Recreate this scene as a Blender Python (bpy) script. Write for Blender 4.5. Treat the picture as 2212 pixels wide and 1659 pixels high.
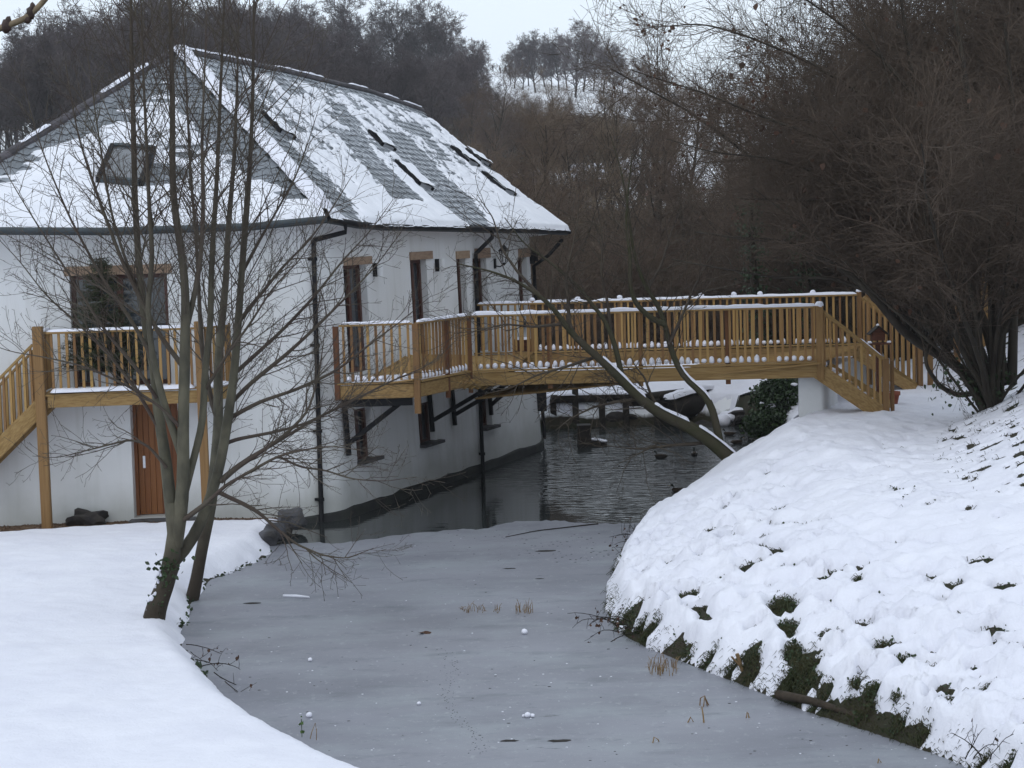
import bpy, math, random
import numpy as np
from mathutils import Matrix, Vector

# ------------------------------------------------------------------ camera, world, sun, exposure
for o in list(bpy.data.objects):
    bpy.data.objects.remove(o)
SC = bpy.context.scene
COL = SC.collection
HC = 5.35                                    # eye height above the pond
FPX, CX, CY = 4200.0, 1106.0, 829.5          # focal length and centre on a 2212 px wide survey print of the view
PITCH, ROLL = math.atan(349.5 / 4200), 0.03
F_ = np.array([0, math.cos(PITCH), -math.sin(PITCH)])
U0 = np.array([0, math.sin(PITCH), math.cos(PITCH)])
R0 = np.array([1.0, 0, 0])
R_ = R0 * math.cos(ROLL) - U0 * math.sin(ROLL)
U_ = R0 * math.sin(ROLL) + U0 * math.cos(ROLL)
cam = bpy.data.cameras.new('camera')
cam.sensor_width = 36.0
cam.lens = FPX / 2212 * 36
cam.clip_start, cam.clip_end = 0.3, 6000
camo = bpy.data.objects.new('camera', cam)
COL.objects.link(camo)
camo.matrix_world = Matrix(((R_[0], U_[0], -F_[0], 0), (R_[1], U_[1], -F_[1], 0), (R_[2], U_[2], -F_[2], HC), (0, 0, 0, 1)))
SC.camera = camo

W = bpy.data.worlds.new('World')
SC.world = W
W.use_nodes = True
nt = W.node_tree
nt.nodes.clear()
sky = nt.nodes.new('ShaderNodeTexSky')
sky.sky_type = 'NISHITA'
sky.sun_disc = False
sky.sun_elevation = math.radians(48)
sky.sun_rotation = math.radians(215)
b1 = nt.nodes.new('ShaderNodeBackground')
b1.inputs[1].default_value = 0.10
nt.links.new(sky.outputs[0], b1.inputs[0])
b2 = nt.nodes.new('ShaderNodeBackground')        # the closed cloud sheet
b2.inputs[0].default_value = (0.775, 0.865, 0.965, 1)
b2.inputs[1].default_value = 1.12
mx = nt.nodes.new('ShaderNodeMixShader')
mx.inputs[0].default_value = 0.93
wo = nt.nodes.new('ShaderNodeOutputWorld')
nt.links.new(b1.outputs[0], mx.inputs[1])
nt.links.new(b2.outputs[0], mx.inputs[2])
nt.links.new(mx.outputs[0], wo.inputs[0])

sl = bpy.data.lights.new('sun', 'SUN')
sl.energy = 0.5
sl.angle = math.radians(50)
sl.color = (1.0, 0.97, 0.93)
so = bpy.data.objects.new('sun', sl)
COL.objects.link(so)
so.rotation_euler = (math.radians(42), 0, math.radians(-35))
SC.view_settings.view_transform = 'Standard'
SC.view_settings.look = 'None'
SC.view_settings.exposure = 0.12
SC.view_settings.gamma = 1.0
SC.view_settings.use_curve_mapping = False
SC.cycles.use_denoising = True
SC.cycles.max_bounces = 6
SC.cycles.diffuse_bounces = 3
SC.cycles.glossy_bounces = 3
SC.cycles.transparent_max_bounces = 6
SC.cycles.volume_bounces = 0

# ------------------------------------------------------------------ survey helpers: print position -> place
def ray(x, y):
    return F_ * FPX + R_ * (x - CX) - U_ * (y - CY)
def atz(x, y, z):                # where the sight line meets the level z
    d = ray(x, y); t = (z - HC) / d[2]
    return np.array([d[0] * t, d[1] * t, z])
def atY(x, y, Y):                # where the sight line meets the distance Y
    d = ray(x, y); t = Y / d[1]
    return np.array([d[0] * t, Y, HC + d[2] * t])
def proj(p):
    v = np.asarray(p, float) - np.array([0, 0, HC])
    k = v @ F_
    return CX + FPX * (v @ R_) / k, CY - FPX * (v @ U_) / k

# ------------------------------------------------------------------ numpy noise
_rng = np.random.RandomState(7)
_T = _rng.rand(256, 256)
def vn(x, y, s=0):
    x = np.asarray(x, float) + s * 37.17; y = np.asarray(y, float) + s * 91.7
    xi = np.floor(x).astype(int); yi = np.floor(y).astype(int)
    fx = x - xi; fy = y - yi
    fx = fx * fx * fx * (fx * (fx * 6 - 15) + 10); fy = fy * fy * fy * (fy * (fy * 6 - 15) + 10)
    a = _T[xi & 255, yi & 255]; b = _T[(xi + 1) & 255, yi & 255]
    c = _T[xi & 255, (yi + 1) & 255]; d = _T[(xi + 1) & 255, (yi + 1) & 255]
    return (a * (1 - fx) + b * fx) * (1 - fy) + (c * (1 - fx) + d * fx) * fy
def fbm(x, y, s=0, o=4):
    r = 0; a = 0.5; k = 1.0
    for i in range(o):
        r = r + a * vn(np.asarray(x) * k, np.asarray(y) * k, s + i); a *= 0.5; k *= 2.03
    return r / (1 - 0.5 ** o)
def billow(x, y, s=0, o=3):      # round pillows with creases between them
    r = 0; a = 0.5; k = 1.0
    for i in range(o):
        r = r + a * (1 - np.abs(2 * vn(np.asarray(x) * k, np.asarray(y) * k, s + i) - 1)) ** 1.0; a *= 0.5; k *= 2.1
    return r / (1 - 0.5 ** o)
def ss(a, b, x):
    t = np.clip((np.asarray(x, float) - a) / (b - a), 0, 1)
    return t * t * (3 - 2 * t)

# ------------------------------------------------------------------ materials
MATS = {}
def mat(name, col, rough=0.8, var=0.0, scale=5.0, col2=None, bump=0.0, bscale=None, stretch=(1, 1, 1), spec=0.3, rnd=0.0, coord='Object', metal=0.0, det=4.0, lo=0.35, hi=0.65):
    m = bpy.data.materials.new(name); m.use_nodes = True
    N = m.node_tree.nodes; L = m.node_tree.links
    p = N['Principled BSDF']
    p.inputs['Roughness'].default_value = rough
    p.inputs['Specular IOR Level'].default_value = spec
    p.inputs['Metallic'].default_value = metal
    c = (*col, 1)
    tc = N.new('ShaderNodeTexCoord'); mp = N.new('ShaderNodeMapping')
    mp.inputs['Scale'].default_value = stretch
    L.new(tc.outputs[coord], mp.inputs[0])
    no = N.new('ShaderNodeTexNoise'); no.inputs['Scale'].default_value = scale; no.inputs['Detail'].default_value = det
    L.new(mp.outputs[0], no.inputs['Vector'])
    mr = N.new('ShaderNodeMapRange'); mr.inputs[1].default_value = lo; mr.inputs[2].default_value = hi
    L.new(no.outputs[0], mr.inputs[0])
    mi = N.new('ShaderNodeMix'); mi.data_type = 'RGBA'
    c2 = (*col2, 1) if col2 else tuple([max(0, v * (1 - var)) for v in col] + [1])
    mi.inputs[6].default_value = c; mi.inputs[7].default_value = c2
    L.new(mr.outputs[0], mi.inputs[0])
    out = mi.outputs[2]
    if rnd:
        oi = N.new('ShaderNodeObjectInfo'); hs = N.new('ShaderNodeHueSaturation')
        r2 = N.new('ShaderNodeMapRange'); r2.inputs[3].default_value = 1 - rnd; r2.inputs[4].default_value = 1 + rnd * 0.7
        r3 = N.new('ShaderNodeMapRange'); r3.inputs[3].default_value = 0.5 - rnd * 0.035; r3.inputs[4].default_value = 0.5 + rnd * 0.02
        L.new(oi.outputs['Random'], r2.inputs[0]); L.new(oi.outputs['Random'], r3.inputs[0])
        L.new(r2.outputs[0], hs.inputs['Value']); L.new(r3.outputs[0], hs.inputs['Hue'])
        L.new(out, hs.inputs['Color']); out = hs.outputs[0]
    L.new(out, p.inputs['Base Color'])
    if bump:
        n2 = N.new('ShaderNodeTexNoise'); n2.inputs['Scale'].default_value = bscale or scale; n2.inputs['Detail'].default_value = 5
        L.new(mp.outputs[0], n2.inputs['Vector'])
        bu = N.new('ShaderNodeBump'); bu.inputs['Strength'].default_value = bump; bu.inputs['Distance'].default_value = 0.02
        L.new(n2.outputs[0], bu.inputs['Height']); L.new(bu.outputs[0], p.inputs['Normal'])
    MATS[name] = m
    return m

SNOW = mat('snow', (0.785, 0.787, 0.852), 0.75, col2=(0.73, 0.732, 0.806), scale=1.3, bump=0.35, bscale=14, spec=0.2)
SNOWR = mat('roof_snow', (0.80, 0.805, 0.85), 0.75, col2=(0.74, 0.75, 0.80), scale=2.5, bump=0.3, bscale=18, spec=0.2)
def add_bump(m, scale, dist, strength):
    N = m.node_tree.nodes; L = m.node_tree.links; p = N['Principled BSDF']
    tc = [n for n in N if n.type == 'TEX_COORD'][0]
    n2 = N.new('ShaderNodeTexNoise'); n2.inputs['Scale'].default_value = scale; n2.inputs['Detail'].default_value = 4; L.new(tc.outputs['Object'], n2.inputs['Vector'])
    b2_ = N.new('ShaderNodeBump'); b2_.inputs['Strength'].default_value = strength; b2_.inputs['Distance'].default_value = dist
    L.new(n2.outputs[0], b2_.inputs['Height'])
    if p.inputs['Normal'].is_linked: L.new(p.inputs['Normal'].links[0].from_socket, b2_.inputs['Normal'])
    L.new(b2_.outputs[0], p.inputs['Normal'])
add_bump(SNOW, 4.5, .08, .25); add_bump(SNOW, 38, .012, .6); add_bump(SNOWR, 30, .012, .5)
EARTH = mat('bank_earth', (0.030, 0.038, 0.018), 0.95, col2=(0.022, 0.016, 0.010), scale=3.0, bump=0.8, bscale=12)
WALL = mat('lime_render', (0.71, 0.715, 0.725), 0.9, col2=(0.655, 0.655, 0.655), scale=0.9, bump=0.25, bscale=9, spec=0.15)
def weather(m):
    N = m.node_tree.nodes; L = m.node_tree.links; p = N['Principled BSDF']
    ge = N.new('ShaderNodeNewGeometry'); sx = N.new('ShaderNodeSeparateXYZ'); L.new(ge.outputs['Position'], sx.inputs[0])
    mp = N.new('ShaderNodeMapping'); mp.inputs['Scale'].default_value = (2.6, 2.6, .22); L.new(ge.outputs['Position'], mp.inputs[0])
    n = N.new('ShaderNodeTexNoise'); n.inputs['Scale'].default_value = 1.6; n.inputs['Detail'].default_value = 6; L.new(mp.outputs[0], n.inputs[0])
    r = N.new('ShaderNodeMapRange'); r.inputs[1].default_value = .52; r.inputs[2].default_value = .78; r.inputs[4].default_value = .55; L.new(n.outputs[0], r.inputs[0])
    x = N.new('ShaderNodeMix'); x.data_type = 'RGBA'; x.inputs[7].default_value = (.50, .50, .475, 1)
    L.new(p.inputs['Base Color'].links[0].from_socket, x.inputs[6]); L.new(r.outputs[0], x.inputs[0])
    n5 = N.new('ShaderNodeTexNoise'); n5.inputs['Scale'].default_value = 1.3; n5.inputs['Detail'].default_value = 6; L.new(ge.outputs['Position'], n5.inputs[0])
    ad = N.new('ShaderNodeMath'); ad.operation = 'MULTIPLY_ADD'; ad.inputs[1].default_value = -1.1; L.new(n5.outputs[0], ad.inputs[0]); L.new(sx.outputs[2], ad.inputs[2])
    r2 = N.new('ShaderNodeMapRange'); r2.inputs[1].default_value = -.30; r2.inputs[2].default_value = .28; r2.inputs[3].default_value = .55; r2.inputs[4].default_value = 0; L.new(ad.outputs[0], r2.inputs[0])
    y = N.new('ShaderNodeMix'); y.data_type = 'RGBA'; y.inputs[7].default_value = (.33, .335, .30, 1)
    L.new(x.outputs[2], y.inputs[6]); L.new(r2.outputs[0], y.inputs[0]); L.new(y.outputs[2], p.inputs['Base Color'])
weather(WALL)
PLINTH = mat('tarred_plinth', (0.016, 0.016, 0.018), 0.75, col2=(0.03, 0.032, 0.028), scale=4, bump=0.4)
TIMB = mat('new_softwood', (0.365, 0.225, 0.090), 0.75, col2=(0.25, 0.138, 0.048), scale=3, stretch=(9, 9, 1.2), bump=0.15, rnd=0.40)
TIMBH = mat('new_softwood_beam', (0.335, 0.220, 0.088), 0.75, col2=(0.225, 0.135, 0.047), scale=2.2, stretch=(1.2, 5, 9), bump=0.15, rnd=0.12)
TIMBP = mat('orange_post_timber', (0.275, 0.165, 0.067), 0.7, col2=(0.185, 0.098, 0.035), scale=3, stretch=(8, 8, 1.2), bump=0.2, rnd=0.2)
TIMBD = mat('stained_post_timber', (0.17, 0.075, 0.03), 0.7, col2=(0.11, 0.045, 0.018), scale=3, stretch=(8, 8, 1.2), bump=0.2, rnd=0.2)
SLATE = mat('slate', (0.20, 0.215, 0.235), 0.55, col2=(0.145, 0.158, 0.175), scale=4, bump=0.25, bscale=25, spec=0.4, rnd=0.25)
SLATED = mat('snow_dusted_slate', (0.20, 0.215, 0.235), 0.6, col2=(0.62, 0.64, 0.68), scale=9, bump=0.25, bscale=25, spec=0.35, rnd=0.22, lo=.50, hi=.74, det=7)
RIDGE = mat('ridge_tile', (0.085, 0.075, 0.085), 0.7, col2=(0.06, 0.055, 0.06), scale=4, bump=0.2, rnd=0.25)
BLACK = mat('black_iron', (0.009, 0.009, 0.011), 0.6, col2=(0.014, 0.014, 0.016), scale=6, spec=0.15)
FASC = mat('grey_fascia', (0.06, 0.075, 0.085), 0.6, col2=(0.045, 0.055, 0.06), scale=2)
FRAME = mat('mahogany_frame', (0.085, 0.028, 0.018), 0.45, col2=(0.055, 0.018, 0.012), scale=3, stretch=(6, 6, 1), spec=0.5)
DOORM = mat('door_boards', (0.27, 0.10, 0.030), 0.55, col2=(0.185, 0.064, 0.018), scale=2.5, stretch=(9, 9, 1), spec=0.4, rnd=0.22)
LINT = mat('oak_lintel', (0.35, 0.25, 0.175), 0.85, col2=(0.27, 0.185, 0.125), scale=3, stretch=(2, 2, 9), bump=0.2, rnd=0.15)
STONE = mat('dark_rock', (0.055, 0.048, 0.042), 0.85, col2=(0.025, 0.022, 0.024), scale=4, bump=0.8, bscale=10)
STONEG = mat('grey_rock', (0.10, 0.10, 0.11), 0.85, col2=(0.05, 0.047, 0.045), scale=4, bump=0.8, bscale=9)
GRAV = mat('gravel', (0.19, 0.125, 0.075), 0.9, col2=(0.09, 0.055, 0.035), scale=14, bump=0.8, bscale=40, rnd=0.3)
BARK = mat('alder_bark', (0.120, 0.110, 0.076), 0.85, col2=(0.062, 0.058, 0.042), scale=6, stretch=(1, 1, 0.5), bump=0.5, bscale=18)
BARKD = mat('dark_bark', (0.055, 0.040, 0.028), 0.9, col2=(0.028, 0.022, 0.015), scale=7, stretch=(1, 1, 0.4), bump=0.7, bscale=15)
TWIG = mat('alder_twigs', (0.060, 0.042, 0.034), 0.8, col2=(0.085, 0.072, 0.052), scale=2)
TWIGB = mat('bent_tree_twigs', (0.075, 0.060, 0.042), 0.8, col2=(0.05, 0.038, 0.03), scale=2)
MOSS = mat('mossy_bark', (0.052, 0.044, 0.028), 0.9, col2=(0.040, 0.040, 0.018), scale=3, bump=0.5, bscale=18)
HAZEL = mat('hazel_stems', (0.050, 0.042, 0.031), 0.9, col2=(0.026, 0.020, 0.015), scale=2)
HAZT = mat('hazel_twigs', (0.062, 0.045, 0.033), 0.9, col2=(0.098, 0.071, 0.052), scale=1.2)
THICK = mat('thicket_twigs', (0.115, 0.080, 0.062), 0.9, col2=(0.16, 0.118, 0.082), scale=0.6, rnd=0.3)
WOOD = mat('hill_wood_twigs', (0.090, 0.074, 0.078), 0.95, col2=(0.125, 0.102, 0.10), scale=0.3, rnd=0.25)
WOODT = mat('hill_wood_trunks', (0.055, 0.048, 0.048), 0.95, col2=(0.075, 0.066, 0.06), scale=0.5, rnd=0.2)
LEAFB = mat('dead_leaves', (0.085, 0.042, 0.025), 0.8, col2=(0.05, 0.026, 0.017), scale=3)
LEAFG = mat('ivy_leaves', (0.032, 0.058, 0.018), 0.55, col2=(0.018, 0.034, 0.012), scale=2.5, spec=0.4)
CONIF = mat('conifer_needles', (0.040, 0.050, 0.020), 0.7, col2=(0.022, 0.028, 0.012), scale=3)
STRAW = mat('dead_reed', (0.30, 0.21, 0.10), 0.8, col2=(0.17, 0.10, 0.045), scale=6, rnd=0.2)
TERRA = mat('terracotta', (0.30, 0.085, 0.045), 0.8, col2=(0.22, 0.06, 0.03), scale=5)
REDW = mat('bird_table_wood', (0.12, 0.042, 0.022), 0.7, col2=(0.08, 0.028, 0.016), scale=4, stretch=(1, 1, 6))
DWOOD = mat('wet_old_timber', (0.030, 0.024, 0.020), 0.8, col2=(0.017, 0.014, 0.012), scale=4, bump=0.5, bscale=12)
STEEL = mat('brushed_steel', (0.6, 0.6, 0.62), 0.3, metal=1.0, scale=20, var=0.1)
BRICK = mat('far_brick', (0.18, 0.085, 0.06), 0.9, col2=(0.13, 0.06, 0.045), scale=3)
WHITEP = mat('white_render_pier', (0.70, 0.71, 0.72), 0.85, col2=(0.64, 0.65, 0.655), scale=1.5, bump=0.15, bscale=9)
GREENP = mat('moss_clump', (0.040, 0.050, 0.018), 0.9, col2=(0.055, 0.05, 0.02), scale=6)

def glass_mat(name, tint, rough=0.04):
    m = bpy.data.materials.new(name); m.use_nodes = True
    p = m.node_tree.nodes['Principled BSDF']
    no = m.node_tree.nodes.new('ShaderNodeTexNoise'); no.inputs['Scale'].default_value = 1.6
    mi = m.node_tree.nodes.new('ShaderNodeMix'); mi.data_type = 'RGBA'
    mi.inputs[6].default_value = (*[v * 0.7 for v in tint], 1); mi.inputs[7].default_value = (*[min(1, v * 1.3) for v in tint], 1)
    m.node_tree.links.new(no.outputs[0], mi.inputs[0]); m.node_tree.links.new(mi.outputs[2], p.inputs['Base Color'])
    p.inputs['Roughness'].default_value = rough; p.inputs['Specular IOR Level'].default_value = 0.8
    return m
ZINC = mat('window_flashing', (0.34, 0.35, 0.37), 0.6, col2=(0.26, 0.27, 0.29), scale=5)
GLASS = glass_mat('window_glass', (0.035, 0.042, 0.05))
GLASSR = glass_mat('roof_window_glass', (0.12, 0.125, 0.135), 0.12)

# ------------------------------------------------------------------ object helpers
def mesh(name, V, Fc, m=None, smooth=False, mats=None, midx=None):
    me = bpy.data.meshes.new(name)
    V = np.asarray(V, np.float32)
    if isinstance(Fc, np.ndarray) and Fc.ndim == 2:
        k = Fc.shape[1]; n = len(Fc)
        me.vertices.add(len(V)); me.vertices.foreach_set('co', V.ravel())
        me.loops.add(n * k); me.loops.foreach_set('vertex_index', Fc.astype(np.int32).ravel())
        me.polygons.add(n); me.polygons.foreach_set('loop_start', np.arange(0, n * k, k, dtype=np.int32))
        me.update(calc_edges=True)
    else:
        me.from_pydata([tuple(map(float, v)) for v in V], [], [tuple(int(i) for i in f) for f in Fc])
        me.update()
    for mm in (mats or ([m] if m else [])):
        me.materials.append(mm)
    if smooth:
        me.polygons.foreach_set('use_smooth', np.ones(len(me.polygons), bool))
    if midx is not None:
        me.polygons.foreach_set('material_index', np.asarray(midx, np.int32))
    return me
def link(name, me, parent=None, kind=None, label=None):
    o = bpy.data.objects.new(name, me); COL.objects.link(o)
    if parent is not None:
        o.parent = parent
        b = parent
        while b.parent: b = b.parent
        if parent.parent is None: o.matrix_parent_inverse = Matrix.Translation(-Vector(b.location))
    if kind: o['kind'] = kind
    if label: o['label'] = label
    return o
def obj(name, V, Fc, m, parent=None, smooth=False, kind=None, label=None, **k):
    return link(name, mesh(name, V, Fc, m, smooth, **k), parent, kind, label)
def thing(name, label, cat, loc=(0, 0, 0), group=None):
    o = bpy.data.objects.new(name, None); COL.objects.link(o)
    o.location = loc; o.empty_display_size = 0.1
    o['label'] = label; o['category'] = cat
    if group: o['group'] = group
    return o
def tag(o, label, cat, group=None):
    o['label'] = label; o['category'] = cat
    if group: o['group'] = group
    return o
def dup(root, loc, rz=0, sc=1.0, label=None, group=None, tilt=(0, 0)):
    r = root.copy(); COL.objects.link(r); r.location = loc; r.rotation_euler = (tilt[0], tilt[1], rz); r.scale = (sc, sc, sc) if np.isscalar(sc) else sc
    if label: r['label'] = label
    if group: r['group'] = group
    for ch in root.children:
        c = ch.copy(); COL.objects.link(c); c.parent = r
        for g in ch.children:
            e = g.copy(); COL.objects.link(e); e.parent = c
    return r

CUBE_V = np.array([[x, y, z] for x in (-.5, .5) for y in (-.5, .5) for z in (-.5, .5)])
CUBE_F = np.array([[0, 1, 3, 2], [4, 6, 7, 5], [0, 4, 5, 1], [2, 3, 7, 6], [0, 2, 6, 4], [1, 5, 7, 3]])
# a stick with chamfered long edges, unit size
def _stick():
    c = 0.5; b = 0.42
    ring = [(-b, -c), (b, -c), (c, -b), (c, b), (b, c), (-b, c), (-c, b), (-c, -b)]
    V = [(x, y, z) for z in (-.5, .5) for x, y in ring]
    Fq = [(i, (i + 1) % 8, 8 + (i + 1) % 8, 8 + i) for i in range(8)] + [tuple(range(7, -1, -1)), tuple(range(8, 16))]
    return V, Fq
STV, STF = _stick()
STICK = {}
def stick_mesh(m):
    if m.name not in STICK: STICK[m.name] = mesh('stick_' + m.name, STV, STF, m)
    return STICK[m.name]
def frame3(p0, p1, up=(0, 0, 1)):
    p0 = Vector(p0); p1 = Vector(p1); z = (p1 - p0); L = z.length; z.normalize()
    u = Vector(up)
    if abs(z.dot(u)) > 0.98: u = Vector((0, 1, 0))
    x = u.cross(z).normalized(); y = z.cross(x)
    return x, y, z, L, (p0 + p1) / 2
def bar(name, p0, p1, w, h, m, parent, up=(0, 0, 1), label=None, side=None):
    """a straight timber from p0 to p1: w sideways, h along up"""
    x, y, z, L, c = frame3(p0, p1, up)
    if side is not None:
        x = Vector(side).normalized(); y = z.cross(x).normalized()
    o = bpy.data.objects.new(name, stick_mesh(m)); COL.objects.link(o)
    Mx = Matrix(((x.x * w, y.x * h, z.x * L, c.x), (x.y * w, y.y * h, z.y * L, c.y), (x.z * w, y.z * h, z.z * L, c.z), (0, 0, 0, 1)))
    if parent is not None:
        o.parent = parent
        b = parent
        while b.parent: b = b.parent
        o.matrix_parent_inverse = Matrix.Translation(-Vector(b.location)) if parent.parent is None and parent.type == 'EMPTY' else Matrix.Identity(4)
    o.matrix_basis = Mx
    if label: o['label'] = label
    return o
class Geo:
    """collects boxes / lumps / tubes into one mesh"""
    def __init__(s): s.V = []; s.F = []; s.n = 0
    def add(s, V, Fc):
        V = np.asarray(V, float)
        s.V.append(V); s.F += [tuple(int(i) + s.n for i in f) for f in Fc]; s.n += len(V)
    def box(s, p0, p1, w, h, up=(0, 0, 1)):
        x, y, z, L, c = frame3(p0, p1, up)
        A = np.array([[*x], [*y], [*z]]); 
        s.add((CUBE_V * [w, h, L]) @ A + np.array(c), CUBE_F)
    def aabb(s, lo, hi):
        lo = np.array(lo, float); hi = np.array(hi, float)
        s.add((CUBE_V + .5) * (hi - lo) + lo, CUBE_F)
    def lump(s, c, r, seed=0, sq=(1, 1, 1), amp=0.15):
        V = LUMP_V * (1 + amp * (np.random.RandomState(seed).rand(len(LUMP_V), 1) - .5) * 2)
        s.add(V * np.array(sq) * r + np.array(c), LUMP_F)
    def tube(s, P, r, k=8, cap=True):
        P = np.asarray(P, float); n = len(P); r = np.broadcast_to(np.asarray(r, float), (n,))
        V, Fq = tube_np(P[None], r[None], k)
        s.add(V, Fq)
        if cap:
            s.F.append(tuple(s.n - n * k + i for i in range(k))[::-1]); s.F.append(tuple(s.n - k + i for i in range(k)))
    def obj(s, name, m, parent=None, smooth=False, **k):
        return obj(name, np.concatenate(s.V), s.F, m, parent, smooth, **k)
def _ico():
    t = (1 + 5 ** .5) / 2
    V = [(-1, t, 0), (1, t, 0), (-1, -t, 0), (1, -t, 0), (0, -1, t), (0, 1, t), (0, -1, -t), (0, 1, -t), (t, 0, -1), (t, 0, 1), (-t, 0, -1), (-t, 0, 1)]
    Fq = [(0, 11, 5), (0, 5, 1), (0, 1, 7), (0, 7, 10), (0, 10, 11), (1, 5, 9), (5, 11, 4), (11, 10, 2), (10, 7, 6), (7, 1, 8), (3, 9, 4), (3, 4, 2), (3, 2, 6), (3, 6, 8), (3, 8, 9), (4, 9, 5), (2, 4, 11), (6, 2, 10), (8, 6, 7), (9, 8, 1)]
    V = [np.array(v) / np.linalg.norm(v) for v in V]
    def sub(V, Fq):
        V = list(V); c = {}; out = []
        def mid(a, b):
            k = (min(a, b), max(a, b))
            if k not in c:
                m = V[a] + V[b]; V.append(m / np.linalg.norm(m)); c[k] = len(V) - 1
            return c[k]
        for a, b, d in Fq:
            ab, bd, da = mid(a, b), mid(b, d), mid(d, a)
            out += [(a, ab, da), (b, bd, ab), (d, da, bd), (ab, bd, da)]
        return V, out
    V1, F1 = sub(V, Fq); V2, F2 = sub(V1, F1)
    return np.array(V1), F1, np.array(V2), F2
LUMP_V, LUMP_F, SPH_V, SPH_F = _ico()
def tube_np(P, Rr, k):
    """P (m,n,3), Rr (m,n) -> verts, quads"""
    m, n, _ = P.shape
    T = np.gradient(P, axis=1); T /= np.linalg.norm(T, axis=2, keepdims=True) + 1e-9
    D = P[:, -1] - P[:, 0]
    ref = np.eye(3)[np.argmin(np.abs(D), axis=1)][:, None, :]
    A = np.cross(T, ref); A /= np.linalg.norm(A, axis=2, keepdims=True) + 1e-9
    B = np.cross(T, A)
    an = np.arange(k) * 2 * math.pi / k
    V = P[:, :, None, :] + Rr[:, :, None, None] * (A[:, :, None, :] * np.cos(an)[:, None] + B[:, :, None, :] * np.sin(an)[:, None])
    base = (np.arange(m) * n * k)[:, None, None] + (np.arange(n - 1) * k)[None, :, None]
    i = np.arange(k)[None, None, :]; j = (np.arange(k) + 1)[None, None, :] % k
    Q = np.stack([base + i, base + i + k, base + j + k, base + j], -1).reshape(-1, 4)
    return V.reshape(-1, 3), Q
class Tubes:
    def __init__(s): s.g = {}
    def add(s, P, R, k):
        s.g.setdefault((len(P), k), []).append((P, R))
    def build(s, name, m, parent=None, **kw):
        Vs = []; Qs = []; n = 0
        for (np_, k), L in s.g.items():
            V, Q = tube_np(np.array([a for a, _ in L]), np.array([b for _, b in L]), k)
            Vs.append(V); Qs.append(Q + n); n += len(V)
        return obj(name, np.concatenate(Vs), np.concatenate(Qs), m, parent, True, **kw)
def grid_obj(name, P, m, parent=None, keep=None, smooth=True, **kw):
    """P (a,b,3) grid of points"""
    a, b, _ = P.shape
    idx = np.arange(a * b).reshape(a, b)
    Q = np.stack([idx[:-1, :-1], idx[1:, :-1], idx[1:, 1:], idx[:-1, 1:]], -1).reshape(-1, 4)
    if keep is not None: Q = Q[keep.reshape(-1)]
    V = P.reshape(-1, 3)
    used = np.unique(Q); re = np.full(len(V), -1); re[used] = np.arange(len(used))
    return obj(name, V[used], re[Q], m, parent, smooth, **kw)
# ------------------------------------------------------------------ the pond outline and the lie of the land
_re = [(2150, 1685, 0), (2050, 1640, 0), (1900, 1588, 0), (1750, 1540, 0), (1600, 1478, 0), (1450, 1420, 0), (1390, 1395, 0), (1340, 1368, 0),
       (1312, 1320, 0), (1312, 1280, 0), (1335, 1205, 0.05), (1372, 1150, .1), (1435, 1105, .2), (1510, 1055, .3), (1560, 1025, .35), (1600, 1003, .4)]
_le = [(650, 1140, 0), (600, 1170, 0.02), (588, 1192, 0.05), (520, 1228, .03), (455, 1252, .02), (418, 1300, .02), (398, 1350, .03), (402, 1386, .08), (450, 1440, .12), (515, 1506, .16),
       (600, 1556, .18), (660, 1590, .18), (760, 1634, .18), (830, 1668, .18)]
RE = [atz(*p)[:2] for p in _re]
LE = [atz(*p)[:2] for p in _le]
QA = atz(725, 1128, 0)[:2]                     # where the water wall of the house starts
QB = atz(1158, 975, 0)[:2]                     # and ends
SD = (QB - QA) / np.linalg.norm(QB - QA)       # along the water wall
SN = np.array([SD[1], -SD[0]])                 # out of the wall, over the water
SLEN = np.linalg.norm(QB - QA)
far_r = [(5.0, 41.0), (6.2, 44.5), (6.4, 48.0), (5.6, 49.9), (3.6, 50.3), (1.0, 50.0), (-0.8, 49.6)]
house_in = [tuple(QB - SN * 1.2), tuple(QA - SN * 0.8)]
POND = np.array([(5.0, 12.0)] + [tuple(p) for p in RE] + far_r + house_in + [tuple(p) for p in LE] + [(-0.2, 16.5), (0.6, 12.0)])
_pd = POND.copy(); _k = np.arange(len(POND))
def sdf(X, Y):
    X = np.asarray(X, float); Y = np.asarray(Y, float)
    d2 = np.full(X.shape, 1e18); ins = np.zeros(X.shape, bool)
    n = len(POND)
    for i in range(n):
        ax, ay = POND[i]; bx, by = POND[(i + 1) % n]
        ex, ey = bx - ax, by - ay
        t = np.clip(((X - ax) * ex + (Y - ay) * ey) / (ex * ex + ey * ey + 1e-12), 0, 1)
        d2 = np.minimum(d2, (X - ax - t * ex) ** 2 + (Y - ay - t * ey) ** 2)
        c = (ay > Y) != (by > Y)
        with np.errstate(divide='ignore', invalid='ignore'):
            ins ^= c & (X < ex * (Y - ay) / (ey if ey != 0 else 1e-12) + ax)
    d = np.sqrt(d2)
    return np.where(ins, -d, d)
XMID_Y = [0, 12, 20, 25, 30, 35, 40, 45, 50, 60]
XMID_X = [2.5, 2.5, 1.0, -1.0, -1.5, -0.3, 1.6, 3.0, 3.2, 3.2]
HB_Y = np.array([0, 18, 24.2, 26.6, 29.6, 33, 36, 38, 44, 60, 80])
HB_X = np.array([8.0, 7.2, 6.25, 5.75, 6.15, 6.9, 8.2, 9.2, 9.0, 11, 13])
FAR_Y = [-400, 49, 56, 62, 75, 95, 120, 160, 200, 300, 400, 490, 560, 800, 1600]
FAR_Z = [0.75, 0.75, 0.95, 1.2, 2.2, 3.6, 5.0, 8.0, 11.5, 22.0, 33.5, 43.4, 44.5, 42, 40]
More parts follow.
